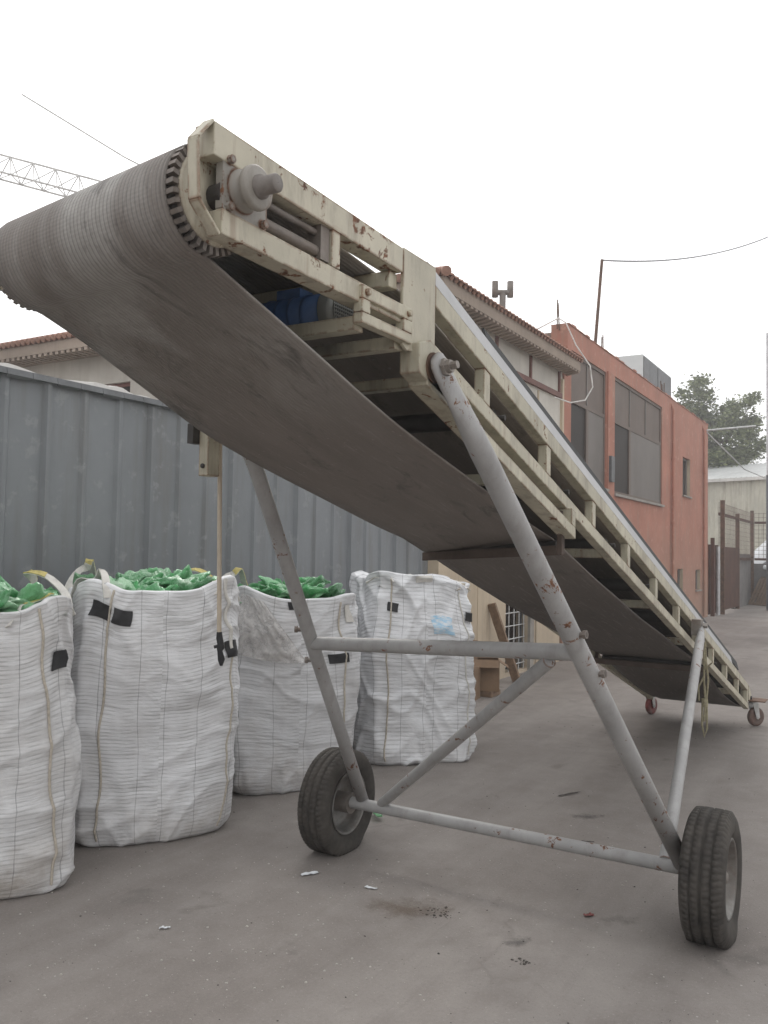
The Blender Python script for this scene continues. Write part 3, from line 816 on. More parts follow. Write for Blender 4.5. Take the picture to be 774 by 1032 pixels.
    def patch(s, name, mat, u0, u1, v0, v1, off=.006, n=8):
        m = MB(); vs = []
        for o in (off, off - .004):
            for j in range(n + 1):
                for i in range(n + 1):
                    u = u0 + (u1 - u0) * i / n; v = v0 + (v1 - v0) * j / n
                    vs.append(s.P(u + .004 * math.sin(v * 30 + u * 11), v + .004 * math.sin(u * 40), o))
        w = n + 1; h = w * w
        fs = [(j * w + i, j * w + i + 1, (j + 1) * w + i + 1, (j + 1) * w + i) for j in range(n) for i in range(n)]
        fs += [(h + j * w + i, h + (j + 1) * w + i, h + (j + 1) * w + i + 1, h + j * w + i + 1) for j in range(n) for i in range(n)]
        m.add(vs, fs, True)
        return m.build(name, mat, s.root)
    def cord(s, u0, u1, v0, v1, r=.007, mat='cord', wob=.0018):
        m = MB(); k = 44
        m.tube([s.P(u0 + (u1 - u0) * t / k + wob * math.sin(t * .35 + s.seed), v0 + (v1 - v0) * t / k, r * .8) for t in range(k + 1)], r, 7)
        return m.build('seam_cord', mat, s.root)
    def loop(s, ua, ub, rise, mat, twist=0.0, w=.05, lean=(0, 0, 0)):
        rise *= .82
        """lifting loop from one side of a corner to the other"""
        a = s.P(ua, .955, .008); b = s.P(ub, .955, .008); pts = []; wd = []
        cdir = Vector(((a + b) / 2 - s.c)); cdir.z = 0; cdir.normalize()
        for i in range(25):
            t = i / 24; p = a.lerp(b, t); k = math.sin(math.pi * t)
            p.z += rise * k ** .75; p += cdir * (-.03 * k) + Vector(lean) * k; p += Vector((noise.noise(Vector((t * 3, ua * 9, 1))), noise.noise(Vector((t * 3, ua * 9, 5))), .8 * noise.noise(Vector((t * 3.5, ua * 9, 8))))) * .10 * k
            pts.append(p); ang = twist * (t - .5)
            side = (b - a).normalized()
            wd.append(cdir * math.cos(ang) + side * math.sin(ang) + Vector((0, 0, .15)))
        m = MB(); m.ribbon(pts, wd, w, .006); o = m.build('lifting_loop', 'white_strap' if mat == 'yellow_strap' else mat, s.root)
        if mat == 'yellow_strap':
            k0 = 9 if ua < .3 else 2
            m = MB(); m.ribbon([p + Vector((0, 0, .005)) for p in pts[k0:k0 + 13]], wd[k0:k0 + 13], w * 1.04, .007); m.build('yellow_band', mat, o)
        return o

def bag_at(fm, yaw_deg, w, d, h, seed, lifts, sag, **kw):
    """fm: middle of the front edge on the ground; the front normal is local -Y"""
    yaw = R(yaw_deg); n_ = Vector((math.sin(yaw), -math.cos(yaw)))
    c = Vector(fm) - n_ * d / 2
    return Bag(c.x, c.y, yaw, w, d, h, seed, lifts, sag, **kw)

B1 = bag_at((-2.06, -1.69), 62, 1.00, .86, 1.46, 1, (.05, .06, .05, .05), (.05, .02, .04, .02), bulge=.06, crease=.75)
B1.build('bulk_bag', 'bag_a', 'dusty white bulk bag of green bottles at the left edge, its side cut off')
B2 = bag_at((-1.985, -.53), 55, .95, .84, 1.49, 2, (.11, .03, .04, .08), (-.01, .03, .02, .03), bulge=.055, taper=.10, crease=.75)
B2.build('bulk_bag', 'bag_b', 'white bulk bag with two black tabs across its corner, nearest full one in view')
B3 = bag_at((-1.92, .79), 52, .93, .80, 1.42, 3, (.03, .02, .04, .08), (.02, .02, .0, .0), bulge=.05, taper=.10, crease=.85)
B3.build('bulk_bag', 'bag_c', 'white bulk bag of green bottles standing behind the left wheel of the conveyor')
B4 = bag_at((-1.56, 2.08), 49, .94, .82, 1.55, 4, (-.07, .02, .04, .05), (-.02, .05, .02, .02), bulge=.03, crease=1.25, taper=.03)
B4.build('bulk_bag', 'bag_d', 'white closed bulk bag with a pale blue patch, farthest of the bags')

# trim
B1.cord(.085, .105, .99, .03); B1.patch('black_tab', 'tape', .105, .128, .76, .82, .012)
B1.loop(.04, .21, .15, 'yellow_strap', .8); B1.loop(.28, .40, .27, 'yellow_strap', .5)
B2.cord(-.085, -.10, .99, .03); B2.patch('black_tab', 'tape', -.118, -.088, .865, .925, .010); B2.patch('black_tab', 'tape', -.084, -.056, .868, .928, .008)
B2.loop(-.20, -.09, .20, 'white_strap', -.6); B2.loop(.58, .68, .27, 'yellow_strap', .5); B2.cord(.108, .122, 1.0, .72, .012, 'white_strap'); B2.cord(.122, .118, .72, .03, .006)
B2.patch('black_tab', 'tape', .112, .142, .69, .755, .014)
B2.loop(.09, .19, .13, 'yellow_strap', .5); B2.loop(.31, .42, .24, 'yellow_strap', .4)
B3.cord(.09, .10, .97, .03, .007); B3.patch('black_tab', 'tape', .06, .10, .66, .71, .008); B3.patch('black_tab', 'tape', -.03, -.005, .955, .995, .006)
B3.loop(.56, .68, .26, 'yellow_strap', -.6); B3.patch('white_label', 'white_strap', .105, .120, .86, .95, .012)
B4.cord(-.095, -.10, .97, .03, .007); B4.cord(.10, .108, .95, .04, .007, 'white_strap')
B4.patch('black_tab', 'tape', -.100, -.076, .80, .845, .010); B4.patch('black_tab', 'tape', .105, .14, .80, .85, .016)
B4.patch('printed_patch', 'patch', .012, .068, .69, .785, .005)
B4.loop(-.17, -.09, .05, 'white_strap', .4); B4.loop(.09, .16, .05, 'cord', .5); B4.patch('white_label', 'white_strap', -.03, .02, .965, 1.0, .008)

# clear film hanging out over the third bag
m = MB(); N = 40; vs = []
for o in (0, .004):
    for j in range(N + 1):
        for i in range(N + 1):
            u = -.125 + .085 * (.35 + .65 * j / N) * (i / N) * 1.6; v = .97 - .29 * (j / N)
            nz = .03 + .035 * abs(noise.noise(Vector((i * .13, j * .10, 5)))) + .006 * noise.noise(Vector((i * .4, j * .4, 2)))
            vs.append(B3.P(u, v, nz + o))
w = N + 1; h = w * w
fs = [(j * w + i, j * w + i + 1, (j + 1) * w + i + 1, (j + 1) * w + i) for j in range(N) for i in range(N)]
fs += [(h + j * w + i, h + (j + 1) * w + i, h + (j + 1) * w + i + 1, h + j * w + i + 1) for j in range(N) for i in range(N)]
m.add(vs, fs, True)
tag(m.build('plastic_film', 'film', None, base=tuple(B3.c + Vector((0, 0, 1.2)))), 'crumpled clear plastic film hanging down between two bulk bags', 'plastic film')

# crushed green bottles heaped in the open bags
def bottle_mesh(seed):
    m = MB(); prof = [(.004, -.145), (.034, -.143), (.042, -.13), (.040, -.10), (.043, -.07), (.039, -.03), (.043, .01), (.041, .05), (.034, .085), (.022, .115), (.014, .13), (.014, .15), (.003, .151)]
    prof2 = []
    for (r, t), (r2, t2) in zip(prof, prof[1:]): prof2 += [(r, t), ((r + r2) / 2, (t + t2) / 2)]
    prof2.append(prof[-1]); m.lathe(prof2, (0, 0, 0), (0, 1, 0), 20)
    for v in m.v:
        k = noise.noise(Vector((v.x * 22 + seed * 5, v.y * 14, v.z * 22))); k2 = noise.noise(Vector((v.x * 9, v.y * 8 + seed * 3, v.z * 9)))
        k3 = abs(noise.noise(Vector((v.x * 40, v.y * 26 + seed, v.z * 40))))
        f = 1 + .8 * k + .5 * k2 - .7 * k3; v.x *= f * 1.3; v.z *= f * (.48 + .16 * math.sin(seed)); v.x += .03 * math.sin(v.y * 13 + seed)
    return m
protos = []
def heap(bag, count, label, group, zoff=0):
    k = 0
    for i in range(count):
        # a jittered lattice over the opening, denser by the front rim
        a = bag.w * .33; b = bag.d * .31
        gx = (i % 6) / 5 * 2 - 1; gy = (i // 6) / max(1, (count - 1) // 6) * 2 - 1
        x = gx * a + rnd.uniform(-.03, .03); y = gy * b + rnd.uniform(-.03, .03)
        z = bag.h - .015 + zoff + .07 * (1 - gx * gx * .6) * (1 - gy * gy * .5) + rnd.uniform(-.03, .03)
        p = bag.c + bag.rot @ Vector((x, y, z))
        if len(protos) < 4:
            o = bottle_mesh(len(protos) + 1).build('crushed_bottle', 'bottle'); protos.append(o)
        else:
            o = protos[(i * 7 + k) % 4].copy(); COL.objects.link(o)
        o.location = p; o.rotation_euler = (rnd.uniform(-.5, .5), rnd.uniform(-1.2, 1.2), rnd.uniform(0, 6.28)); s_ = rnd.uniform(1.0, 1.35); o.scale = (s_, s_ * .9, s_)
        tag(o, label, 'bottle', group)
heap(B1, 30, 'crushed green plastic bottle heaped in the bag at the left edge', 'green bottles in the leftmost bag', -.015)
heap(B2, 30, 'crushed green plastic bottle heaped in the bag with two black tabs', 'green bottles in the second bag')
heap(B3, 30, 'crushed green plastic bottle heaped in the bag behind the left wheel', 'green bottles in the third bag', .005)
# a liner closing the farthest bag, and the fill below the bottles
for bg, col_, zt in ((B4, 'white_strap', -.05), (B1, 'bottle', -.06), (B2, 'bottle', -.05), (B3, 'bottle', -.05)):
    m = MB(); N = 40; vs = []
    for j in range(N + 1):
        for i in range(N + 1):
            x = (i / N - .5) * bg.w * .86; y = (j / N - .5) * bg.d * .86
            z = bg.h + zt + .05 * fbm(Vector((x * 5, y * 5, bg.seed * 3.1))) + .03 * (1 - (2 * i / N - 1) ** 2) * (1 - (2 * j / N - 1) ** 2)
            vs.append(bg.c + bg.rot @ Vector((x, y, z)))
    w = N + 1
    m.add(vs, [(j * w + i, j * w + i + 1, (j + 1) * w + i + 1, (j + 1) * w + i) for j in range(N) for i in range(N)], True)
    if bg is B4: m.build('top_flap', col_, bg.root)
    else:
        o = m.build('bottle_fill', col_, bg.root); o['kind'] = 'stuff'

# ------------------------------------------------------------------ grey metal wall
GX = -3.10; GT = 2.90; G0, G1 = -6.5, 5.1
gw = thing('metal_wall', 'tall blue grey wall of ribbed metal sheets behind the bulk bags', 'wall', (GX, 0, 0))
m = MB(); prof = []; y = G0; k = 0
while y < G1:
    sp = .315
    prof += [(GX, y), (GX, y + sp - .07)]
    r_ = .022 if k % 3 else .034
    prof += [(GX + r_, y + sp - .05), (GX + r_, y + sp - .022)]
    y += sp; k += 1
prof.append((GX, y)); prof = [(a, min(b, G1)) for a, b in prof]
for i in range(len(prof) - 1):
    (x0, y0), (x1, y1) = prof[i], prof[i + 1]
    if y1 - y0 < 1e-4 and abs(x1 - x0) < 1e-4: continue
    m.add([(x0, y0, 0.02), (x1, y1, .02), (x1, y1, GT), (x0, y0, GT)], [(0, 1, 2, 3)])
m.box(GX - .06, GX - .02, G0, G1, .02, GT - .02)
m.build('ribbed_sheet', 'grey_metal', gw)
m = MB()       # crumpled pale flashing along the top
y = G0; pts = []
while y < G1:
    pts.append((y, GT + .022 + .045 * noise.noise(Vector((y * 2.3, 1.7, 0))) + .025 * noise.noise(Vector((y * 7, .7, 0))))); y += .06
for i in range(len(pts) - 1):
    if (i % 26) in (12,): continue
    (a, za), (b, zb) = pts[i], pts[i + 1]
    m.hexa([(GX - .10, a, GT - .012), (GX + .018, a, GT - .012), (GX + .018, b, GT - .012), (GX - .10, b, GT - .012), (GX - .10, a, za + .015), (GX + .008, a, za), (GX + .008, b, zb), (GX - .10, b, zb + .015)])
m.build('flashing', 'flashing', gw)
m = MB(); m.box(GX - .02, GX + .046, G1 - .03, G1 + .02, 0, GT + .01); m.box(GX - .2, GX - .07, G0, G1, 1.3, 1.38); m.build('end_post', 'grey_metal', gw)
m = MB()
for i in range(60):
    y0 = G0 + i * (G1 - G0) / 60; z = GT + .012
    m.hexa([(GX + .045, y0, z - .05 - .02 * rnd.random()), (GX + .06, y0, z - .05), (GX + .06, y0 + .19, z - .05), (GX + .045, y0 + .19, z - .05 - .02 * rnd.random()),
            (GX + .033, y0, z - .012), (GX + .05, y0, z - .008), (GX + .05, y0 + .19, z - .008), (GX + .033, y0 + .19, z - .012)])
m.build('drip_edge', 'grey_dark', gw)

# ------------------------------------------------------------------ walls with openings
def facade(m, x, thick, y0, y1, z0, z1, ops, axis='x'):
    """wall slab whose front face is at x (facing +x) with rectangular holes ops (y0,y1,z0,z1)"""
    ys = sorted({y0, y1, *[o[0] for o in ops], *[o[1] for o in ops]}); zs = sorted({z0, z1, *[o[2] for o in ops], *[o[3] for o in ops]})
    def solid(i, j):
        if i < 0 or j < 0 or i >= len(ys) - 1 or j >= len(zs) - 1: return False
        cy, cz = (ys[i] + ys[i + 1]) / 2, (zs[j] + zs[j + 1]) / 2
        return not any(o[0] < cy < o[1] and o[2] < cz < o[3] for o in ops)
    def V(d, y, z): return (x - d, y, z) if axis == 'x' else (y, x + d, z)
    for i in range(len(ys) - 1):
        for j in range(len(zs) - 1):
            if not solid(i, j): continue
            a, b, c, d = ys[i], ys[i + 1], zs[j], zs[j + 1]
            m.add([V(0, a, c), V(0, b, c), V(0, b, d), V(0, a, d)], [(0, 1, 2, 3)])
            m.add([V(thick, a, c), V(thick, b, c), V(thick, b, d), V(thick, a, d)], [(3, 2, 1, 0)])
            if not solid(i - 1, j): m.add([V(0, a, c), V(0, a, d), V(thick, a, d), V(thick, a, c)], [(0, 1, 2, 3)])
            if not solid(i + 1, j): m.add([V(0, b, c), V(0, b, d), V(thick, b, d), V(thick, b, c)], [(3, 2, 1, 0)])
            if not solid(i, j - 1): m.add([V(0, a, c), V(0, b, c), V(thick, b, c), V(thick, a, c)], [(3, 2, 1, 0)])
            if not solid(i, j + 1): m.add([V(0, a, d), V(0, b, d), V(thick, b, d), V(thick, a, d)], [(0, 1, 2, 3)])

# ------------------------------------------------------------------ tiled house
th = thing('tiled_house', 'cream two storey house with red tiled roof behind the grey wall', 'house', (-2.95, 5.1, 0))
HX = -2.95; HY0, HY1 = 5.0, 9.42; HB = -13.0
m = MB(); facade(m, HX, .25, HY0, HY1, 0, 3.72, [(7.12, 7.98, .05, 1.16)])
m.build('ground_floor_wall', 'cream_wall', th)
m = MB(); facade(m, HX + .012, .25, HY0, HY1, 3.72, 4.86, []); m.build('upper_wall', 'white_wall', th)
m = MB(); facade(m, HY0, .25, HB, HX - .25, 0, 4.86, [(-9.4, -8.4, 3.6, 4.35), (-7.0, -6.1, 3.6, 4.35)], 'y')
m.build('end_wall', 'white_wall', th)
for x0, x1 in ((-9.4, -8.4), (-7.0, -6.1)):
    m = MB(); 
    for a, b, c, d in ((x0, x0 + .06, 3.6, 4.35), (x1 - .06, x1, 3.6, 4.35), ((x0 + x1) / 2 - .025, (x0 + x1) / 2 + .025, 3.66, 4.29), (x0 + .06, x1 - .06, 3.6, 3.66), (x0 + .06, x1 - .06, 4.29, 4.35)): m.box(a, b, HY0 + .06, HY0 + .12, c, d)
    f = m.build('window', 'maroon', th)
    m = MB(); m.box(x0 + .06, x1 - .06, HY0 + .085, HY0 + .095, 3.66, 4.29); m.build('pane', 'glass', f)
# horizontal maroon band and upper window frames on the alley side
m = MB(); m.box(HX + .013, HX + .06, HY0 + .1, HY1 - .12, 4.36, 4.44); 
for y in (5.3, 6.6, 7.9, 9.2): m.box(HX + .0132, HX + .045, y, y + .05, 4.4402, 4.80)
m.build('maroon_band', 'maroon', th)
m = MB(); m.box(HX - .01, HX + .055, HY1 - .10, HY1 - .02, 2.6, 4.7); m.build('corner_post', 'cream_wall', th)
m = MB(); m.tube([(HX + .07, 8.15, 0), (HX + .07, 8.15, 4.3)], .018, 8); m.tube([(HX + .05, 6.05, 0.0), (HX + .05, 6.05, 4.0)], .008, 6); m.build('conduit', 'cream_wall', th)
# grille window
m = MB(); m.box(HX - .21, HX - .19, 7.12, 7.98, .05, 1.16); dr = m.build('window', 'glass', th)
m = MB()
for i in range(5):
    y = 7.16 + i * .195; m.tube([(HX - .05, y, .05), (HX - .05, y, 1.15)], .011, 6)
for j in range(6):
    z = .14 + j * .19; m.tube([(HX - .045, 7.13, z), (HX - .045, 7.97, z)], .010, 6)
m.build('security_grille', 'zinc', dr)
m = MB()
for a, b, c, d in ((7.121, 7.16, .051, 1.159), (7.94, 7.979, .051, 1.159), (7.161, 7.939, 1.115, 1.159)): m.box(HX - .13, HX - .09, a, b, c, d)
m.build('frame', 'grey_dark', dr)
m = MB(); m.box(HX + .001, HX + .045, 7.98, 8.13, 0.0, 1.2); m.build('door_jamb', 'concrete', th)
# eaves: moulded cornice with a toothed underside, then the tiled hip roof
EX, EY = -2.58, 4.38
m = MB()
m.prism([(EY + .10, 4.82), (EY + .06, 4.90), (EY + .06, 4.985), (HY1 + .04, 4.985), (HY1 + .04, 4.82)], 'x', HX + .0135, EX - .06)
m.box(HB, HX + .0130, EY + .06, HY0 + .3, 4.82, 4.985)
cn = m.build('cornice', 'cornice', th)
m = MB(); y = EY + .12
while y < HY1 - .05:
    m.hexa([(HX + .10, y, 4.76), (EX - .065, y, 4.79), (EX - .065, y + .07, 4.79), (HX + .10, y + .07, 4.76), (HX + .10, y, 4.819), (EX - .065, y, 4.819), (EX - .065, y + .07, 4.819), (HX + .10, y + .07, 4.819)]); y += .135
x = HX
while x > HB:
    m.box(x - .07, x, EY + .065, EY + .40, 4.77, 4.819); x -= .135
m.build('eaves_teeth', 'cornice', cn)
m = MB(); slope = .36
ZE = 5.0
def roofz(dx): return ZE + slope * dx
def tile_strip(p0, p1, q0, q1, n, r=.05):
    pass
# alley side slope: barrel tiles as half tubes running up the slope
RX = -6.8
y = EY
while y < HY1 - .02:
    run = min(EX - RX, (y - EY) + .0001) if y - EY < (EX - RX) else EX - RX
    if run > .08:
        m.tube([(EX - .02, y + .06, ZE - .005), (EX - run, y + .06, roofz(run) + .02)], .040, 8)
    y += .125
x = EX - .02
while x > HB:
    run = min((EX - x), 4.2)
    if run > .08: m.tube([(x, EY + .0, ZE + .025), (x, EY + run, roofz(run) + .03)], .052, 8)
    x -= .125
m.build('roof', 'tiles', th)
m = MB()
hip = [(EX, EY, ZE), (RX, EY + (EX - RX), roofz(EX - RX)), (RX, HY1, roofz(EX - RX)), (EX, HY1, ZE)]
m.add(hip, [(3, 2, 1, 0)]); m.add([(EX, EY, ZE), (HB, EY, ZE), (HB, EY + (EX - RX), roofz(EX - RX)), (RX, EY + (EX - RX), roofz(EX - RX))], [(0, 3, 2, 1)])
m.tube([(EX - .01, EY + .01, ZE + .02), (RX, EY + EX - RX, roofz(EX - RX) + .04)], .06, 10)
m.add([(EX, HY1, ZE), (RX, HY1, roofz(EX - RX)), (RX, HY1, ZE), ], [(0, 1, 2)])
m.build('roof_deck', 'tiles', th)
# vent pipe with double cowl
m = MB(); vx, vy = -4.52, 10.55
m = MB(); m.lathe([(.06, 5.4), (.06, 6.72)], (vx, vy, 0), (0, 0, 1), 16)
m.tube([(vx - .12, vy - .065, 6.72), (vx + .12, vy + .065, 6.72)], .05, 14)
for k in (-1, 1): m.lathe([(.001, -.15), (.06, -.15), (.06, .15), (.001, .15)], (vx + k * .125, vy + k * .07, 6.78), (0, 0, 1), 16)
tag(m.build('vent_pipe', 'greasy', None, base=(vx, vy, 5.4)), 'grey metal vent pipe with double cowl above the tiled roof', 'vent')

# ------------------------------------------------------------------ red building
rbld = thing('red_building', 'long red plastered two storey building with large dark windows', 'building', (-2.95, 9.5, 0))
RY0, RY1, RZ = 9.72, 22.6, 5.73
opsA = (9.92, 12.02, 3.05, 5.32); opsB = (12.55, 16.68, 3.0, 5.36)
small = [(19.03, 20.0, 3.40, 4.42), (18.42, 19.1, .72, 1.45), (20.75, 21.45, .84, 1.41)]
m = MB(); facade(m, HX, .3, RY0, RY1, 0, RZ, [opsA, opsB] + small)
m.box(-9.0, HX - .3, RY1 - .3, RY1, 0, RZ); m.box(-9.3, -9.0, RY0, RY1, 0, RZ)
m.build('wall', 'red_wall', rbld)
m = MB(); m.box(-9.0, HX - .3, RY0 + .002, RY0 + .3, 0, RZ - .12); m.build('end_wall', 'brown_wall', rbld)
m = MB(); m.box(-9.0, HX - .3, RY0 + .3, RY1 - .3, 5.35, 5.45); m.build('roof', 'concrete', rbld)
m = MB(); m.box(HX - .26, HX + .035, 12.05, 12.5, 0, 5.36)
m.build('pilaster', 'red_wall', rbld, .01)
m = MB(); m.box(HX - .28, HX + .02, 9.50, 9.718, 0, 4.8); m.build('pilaster', 'red_wall', rbld, .01)
m = MB()
for yy in (RY0 + 1.0, RY0 + 5.0, RY0 + 9.0):
    pass
# ragged parapet cap
for i in range(66):
    y0 = RY0 + i * (RY1 - RY0) / 66; m.box(HX - .31, HX + .012 + .012 * rnd.random(), y0, y0 + .1985, RZ + .001, RZ + .006 + .035 * rnd.random() * (1 if rnd.random() < .5 else .3))
m.build('parapet_cap', 'red_wall', rbld)
def big_window(o, split, mull):
    y0, y1, z0, z1 = o; zt = z0 + (z1 - z0) * .62
    m = MB(); fx = HX - .085
    for a, b, c, d in ((y0, y0 + .06, z0, z1), (y1 - .06, y1, z0, z1), (y0 + .06, y1 - .06, z0, z0 + .06), (y0 + .06, y1 - .06, z1 - .06, z1), (y0 + .06, y1 - .06, zt - .035, zt + .035)): m.box(fx, fx + .06, a, b, c, d)
    m.box(fx, fx + .06, split - .09, split + .03, z0 + .06, zt - .035)
    f = m.build('window', 'screen', rbld)
    m = MB(); m.box(fx + .02, fx + .03, y0 + .06, split - .09, z0 + .06, zt - .035); m.build('pane', 'glass', f)
    m = MB(); m.box(fx + .015, fx + .05, split + .03, y1 - .06, z0 + .06, zt - .035); m.build('shutter', 'panel', f)
    m = MB(); m.box(fx + .02, fx + .035, y0 + .06, y1 - .06, zt + .035, z1 - .06); m.build('shade_screen', 'screen', f)
    for y in mull: m = MB(); m.box(fx + .0355, fx + .055, y, y + .04, zt + .0355, z1 - .0605); m.build('mullion', 'panel', f)
    m = MB(); m.box(HX - .08, HX + .06, y0 - .05, y1 + .05, z0 - .05, z0 - .002); m.build('sill', 'concrete', f)
    return f
big_window(opsA, 10.95, [10.9]); big_window(opsB, 13.9, [13.85, 15.2])
for o in small:
    m = MB(); m.box(HX - .14, HX - .12, o[0], o[1], o[2], o[3]); f = m.build('window', 'glass', rbld)
    m = MB(); w_ = .05
    for a, b, c, d in ((o[0], o[0] + w_, o[2], o[3]), (o[1] - w_ - .12, o[1], o[2], o[3]), (o[0] + w_, o[1] - w_ - .12, o[3] - w_, o[3])): m.box(HX - .119, HX - .08, a, b, c, d)
    m.build('frame', 'panel', f)
    m = MB(); m.box(HX - .119, HX - .004, o[1] - .012, o[1] - .001, o[2] + .001, o[3] - .001); m.build('reveal', 'cream_wall', f)
    m = MB(); m.box(HX - .11, HX + .05, o[0] - .04, o[1] + .04, o[2] - .04, o[2] - .002); m.build('sill', 'concrete', f)
for y, r_ in ((17.65, .035), (21.75, .035)):
    m = MB(); m.tube([(HX + .055, y, .05), (HX + .055, y, 5.45), (HX - .02, y, 5.6)], r_, 10)
    for z in (1.0, 2.6, 4.2): m.lathe([(r_ + .012, -.02), (r_ + .012, .02)], (HX + .055, y, z), (0, 0, 1), 10)
    m.build('downpipe', 'red_wall', rbld)
def rebar(y, n):
    for i in range(n):
        m = MB(); yy = y + i * .11; m.tube([(HX - .15, yy, RZ - .1), (HX - .15 + rnd.uniform(-.03, .03), yy + rnd.uniform(-.03, .03), RZ + .33 + .1 * rnd.random())], .011, 6)
        m.build('rebar', 'rusty', rbld)
rebar(9.6, 2); rebar(12.2, 2); rebar(17.3, 3)
# blue-grey junction box by the window
m = MB(); m.box(HX + .036, HX + .09, 12.1, 12.32, 3.2, 3.7); m.build('junction_box', 'grey_dark', rbld)
# rooftop sheet metal box
m = MB(); m.box(-4.15, -3.32, 16.3, 19.3, 5.45, 6.62)
ac = m.build('rooftop_unit', 'white_metal', None, .01, base=(-3.7, 17.8, 5.45))
tag(ac, 'white sheet metal box standing on the roof of the red building', 'rooftop unit')
m = MB(); m.box(-3.318, -3.30, 16.34, 17.7, 5.5, 6.58); m.box(-3.318, -3.30, 17.78, 19.26, 5.5, 6.58)
m.build('side_panel', 'grey_dark', ac, base=(-3.7, 17.8, 5.45))
# pole with overhead wire
m = MB(); m.tube([(-3.22, 12.05, 5.45), (-3.13, 12.28, 7.66)], [.035, .030], 10)
tag(m.build('roof_pole', 'rusty', None, base=(-3.22, 12.05, 5.45)), 'thin rusty pole rising from the roof of the red building', 'pole')
m = MB(); m.lathe([(.05, -.06), (.05, .02), (.001, .03)], (-3.13, 12.28, 7.66), (0, 0, 1), 8)
a = Vector((-3.13, 12.28, 7.65)); b = Vector((-.2, 23.5, 12.0)); pts = []
for i in range(31):
    t = i / 30; p = a.lerp(b, t); p.z -= 4 * .45 * t * (1 - t); pts.append(p)
m = MB(); m.tube(pts, .016, 6)
tag(m.build('overhead_wire', 'wire', None, base=tuple(a)), 'sagging grey wire strung from the roof pole off to the right', 'wire')
# white cable looping off the parapet
m = MB(); m.tube([(-4.1, 9.3, 5.52), (-3.7, 9.3, 5.45), (-3.3, 9.35, 5.62), (-3.0, 9.38, 5.75), (-2.88, 9.40, 5.66), (-2.75, 9.55, 5.3), (-2.55, 9.7, 4.95), (-2.52, 9.75, 4.6), (-2.6, 9.6, 4.36), (-2.75, 9.3, 4.28), (-2.86, 8.8, 4.30)], .012, 8)
tag(m.build('loose_cable', 'cable_white', None, base=(-2.9, 9.4, 5.0)), 'loose white cable looping over the corner of the red building', 'cable')
# bracket rods at the far corner
m = MB(); m.tube([(-2.98, 22.4, 5.55), (-1.7, 23.2, 5.72)], .03, 8); m.tube([(-2.95, 22.4, 5.5), (-2.4, 26.0, 4.7), (-2.6, 33.0, 5.0)], .02, 6)
tag(m.build('service_bracket', 'aluminium', None, base=(-2.95, 22.4, 5.5)), 'pale bracket arm with cable at the far corner of the red building', 'bracket')

# ------------------------------------------------------------------ things by the cream wall
def carton(x, y, z, w, d, h, yaw, label, open_=False, mat='carton'):
    m = MB(); rot = Matrix.Rotation(yaw, 3, 'Z'); c = Vector((x, y, z))
    t = .012
    def bx(cx, cy, cz, sx, sy, sz, r2=None): m.obox(c + rot @ Vector((cx, cy, cz)), (sx, sy, sz), rot @ (r2 or Matrix.Identity(3)))
    bx(0, 0, t / 2, w, d, t); bx(0, -d / 2 + t / 2, h / 2 + t / 2, w, t, h - t); bx(0, d / 2 - t / 2, h / 2 + t / 2, w, t, h - t)
    bx(-w / 2 + t / 2, 0, h / 2 + t / 2, t, d - 2 * t, h - t); bx(w / 2 - t / 2, 0, h / 2 + t / 2, t, d - 2 * t, h - t)
    if open_:
        for sgn in (1, -1):
            bx(sgn * (w / 2 + .05), 0, h - .03, .15, d * .95, .006, Matrix.Rotation(sgn * R(35), 3, 'Y'))
            bx(0, sgn * (d / 2 + .05), h - .02, w * .95, .15, .006, Matrix.Rotation(-sgn * R(30), 3, 'X'))
    else:
        bx(0, 0, h + .005, w * .99, d * .99, .008)
    o = m.build('cardboard_box', mat, None, base=(x, y, z)); return tag(o, label, 'box')
carton(-2.58, 5.58, .07, .36, .30, .36, R(25), 'open brown cardboard box on a small base by the cream wall', True)
carton(-2.68, 5.18, .0, .34, .32, .38, R(10), 'dark worn cardboard box beside the bulk bag with the blue patch')
carton(-2.80, 5.50, .0, .22, .24, .66, R(5), 'tall narrow carton standing behind the open box')
m = MB(); m.box(-2.76, -2.42, 5.44, 5.72, 0, .068); tag(m.build('wood_block', 'wood', None, .006, base=(-2.58, 5.6, 0)), 'low wooden block under the open cardboard box', 'wood block')
m = MB(); m.beam((-2.90, 6.50, 1.08), (-2.64, 6.80, .02), .045, .12, (1, 0, 0))
tag(m.build('wooden_plank', 'wood', None, .004, base=(-2.6, 6.9, 0)), 'brown wooden plank leaning against the cream wall', 'plank')

# ------------------------------------------------------------------ far end of the yard
gt = thing('rusty_gate', 'dark brown sheet metal gate at the end of the red building', 'gate', (-2.9, 23.4, 0))
m = MB(); m.box(-2.97, -2.93, 22.7, 24.3, .05, 2.15); m.box(-2.80, -2.74, 24.0, 27.2, .12, 2.1); m.build('sheet', 'brown_rust', gt)
m = MB(); m.box(-2.90, -2.80, 22.75, 22.87, 0, 2.35); m.build('post', 'brown_rust', gt)
m = MB(); m.tube([(-2.80, 23.45, 0), (-2.80, 23.45, 2.1)], .06, 10)
tag(m.build('pale_pipe', 'aluminium', None, base=(-2.8, 23.45, 0)), 'pale grey pipe standing in front of the rusty gate', 'pipe')
m = MB(); m.box(-3.02, -2.92, 27.3, 31.6, 0, 1.9); m.box(-2.92, 2.6, 31.5, 31.62, 0, 1.55)
tag(m.build('block_wall', 'block', None, base=(-2.9, 29, 0)), 'low grey block wall below the wire fence', 'wall')
fe = thing('wire_fence', 'tall rusty wire mesh fence on top of the block wall', 'fence', (-2.9, 31.3, 0))
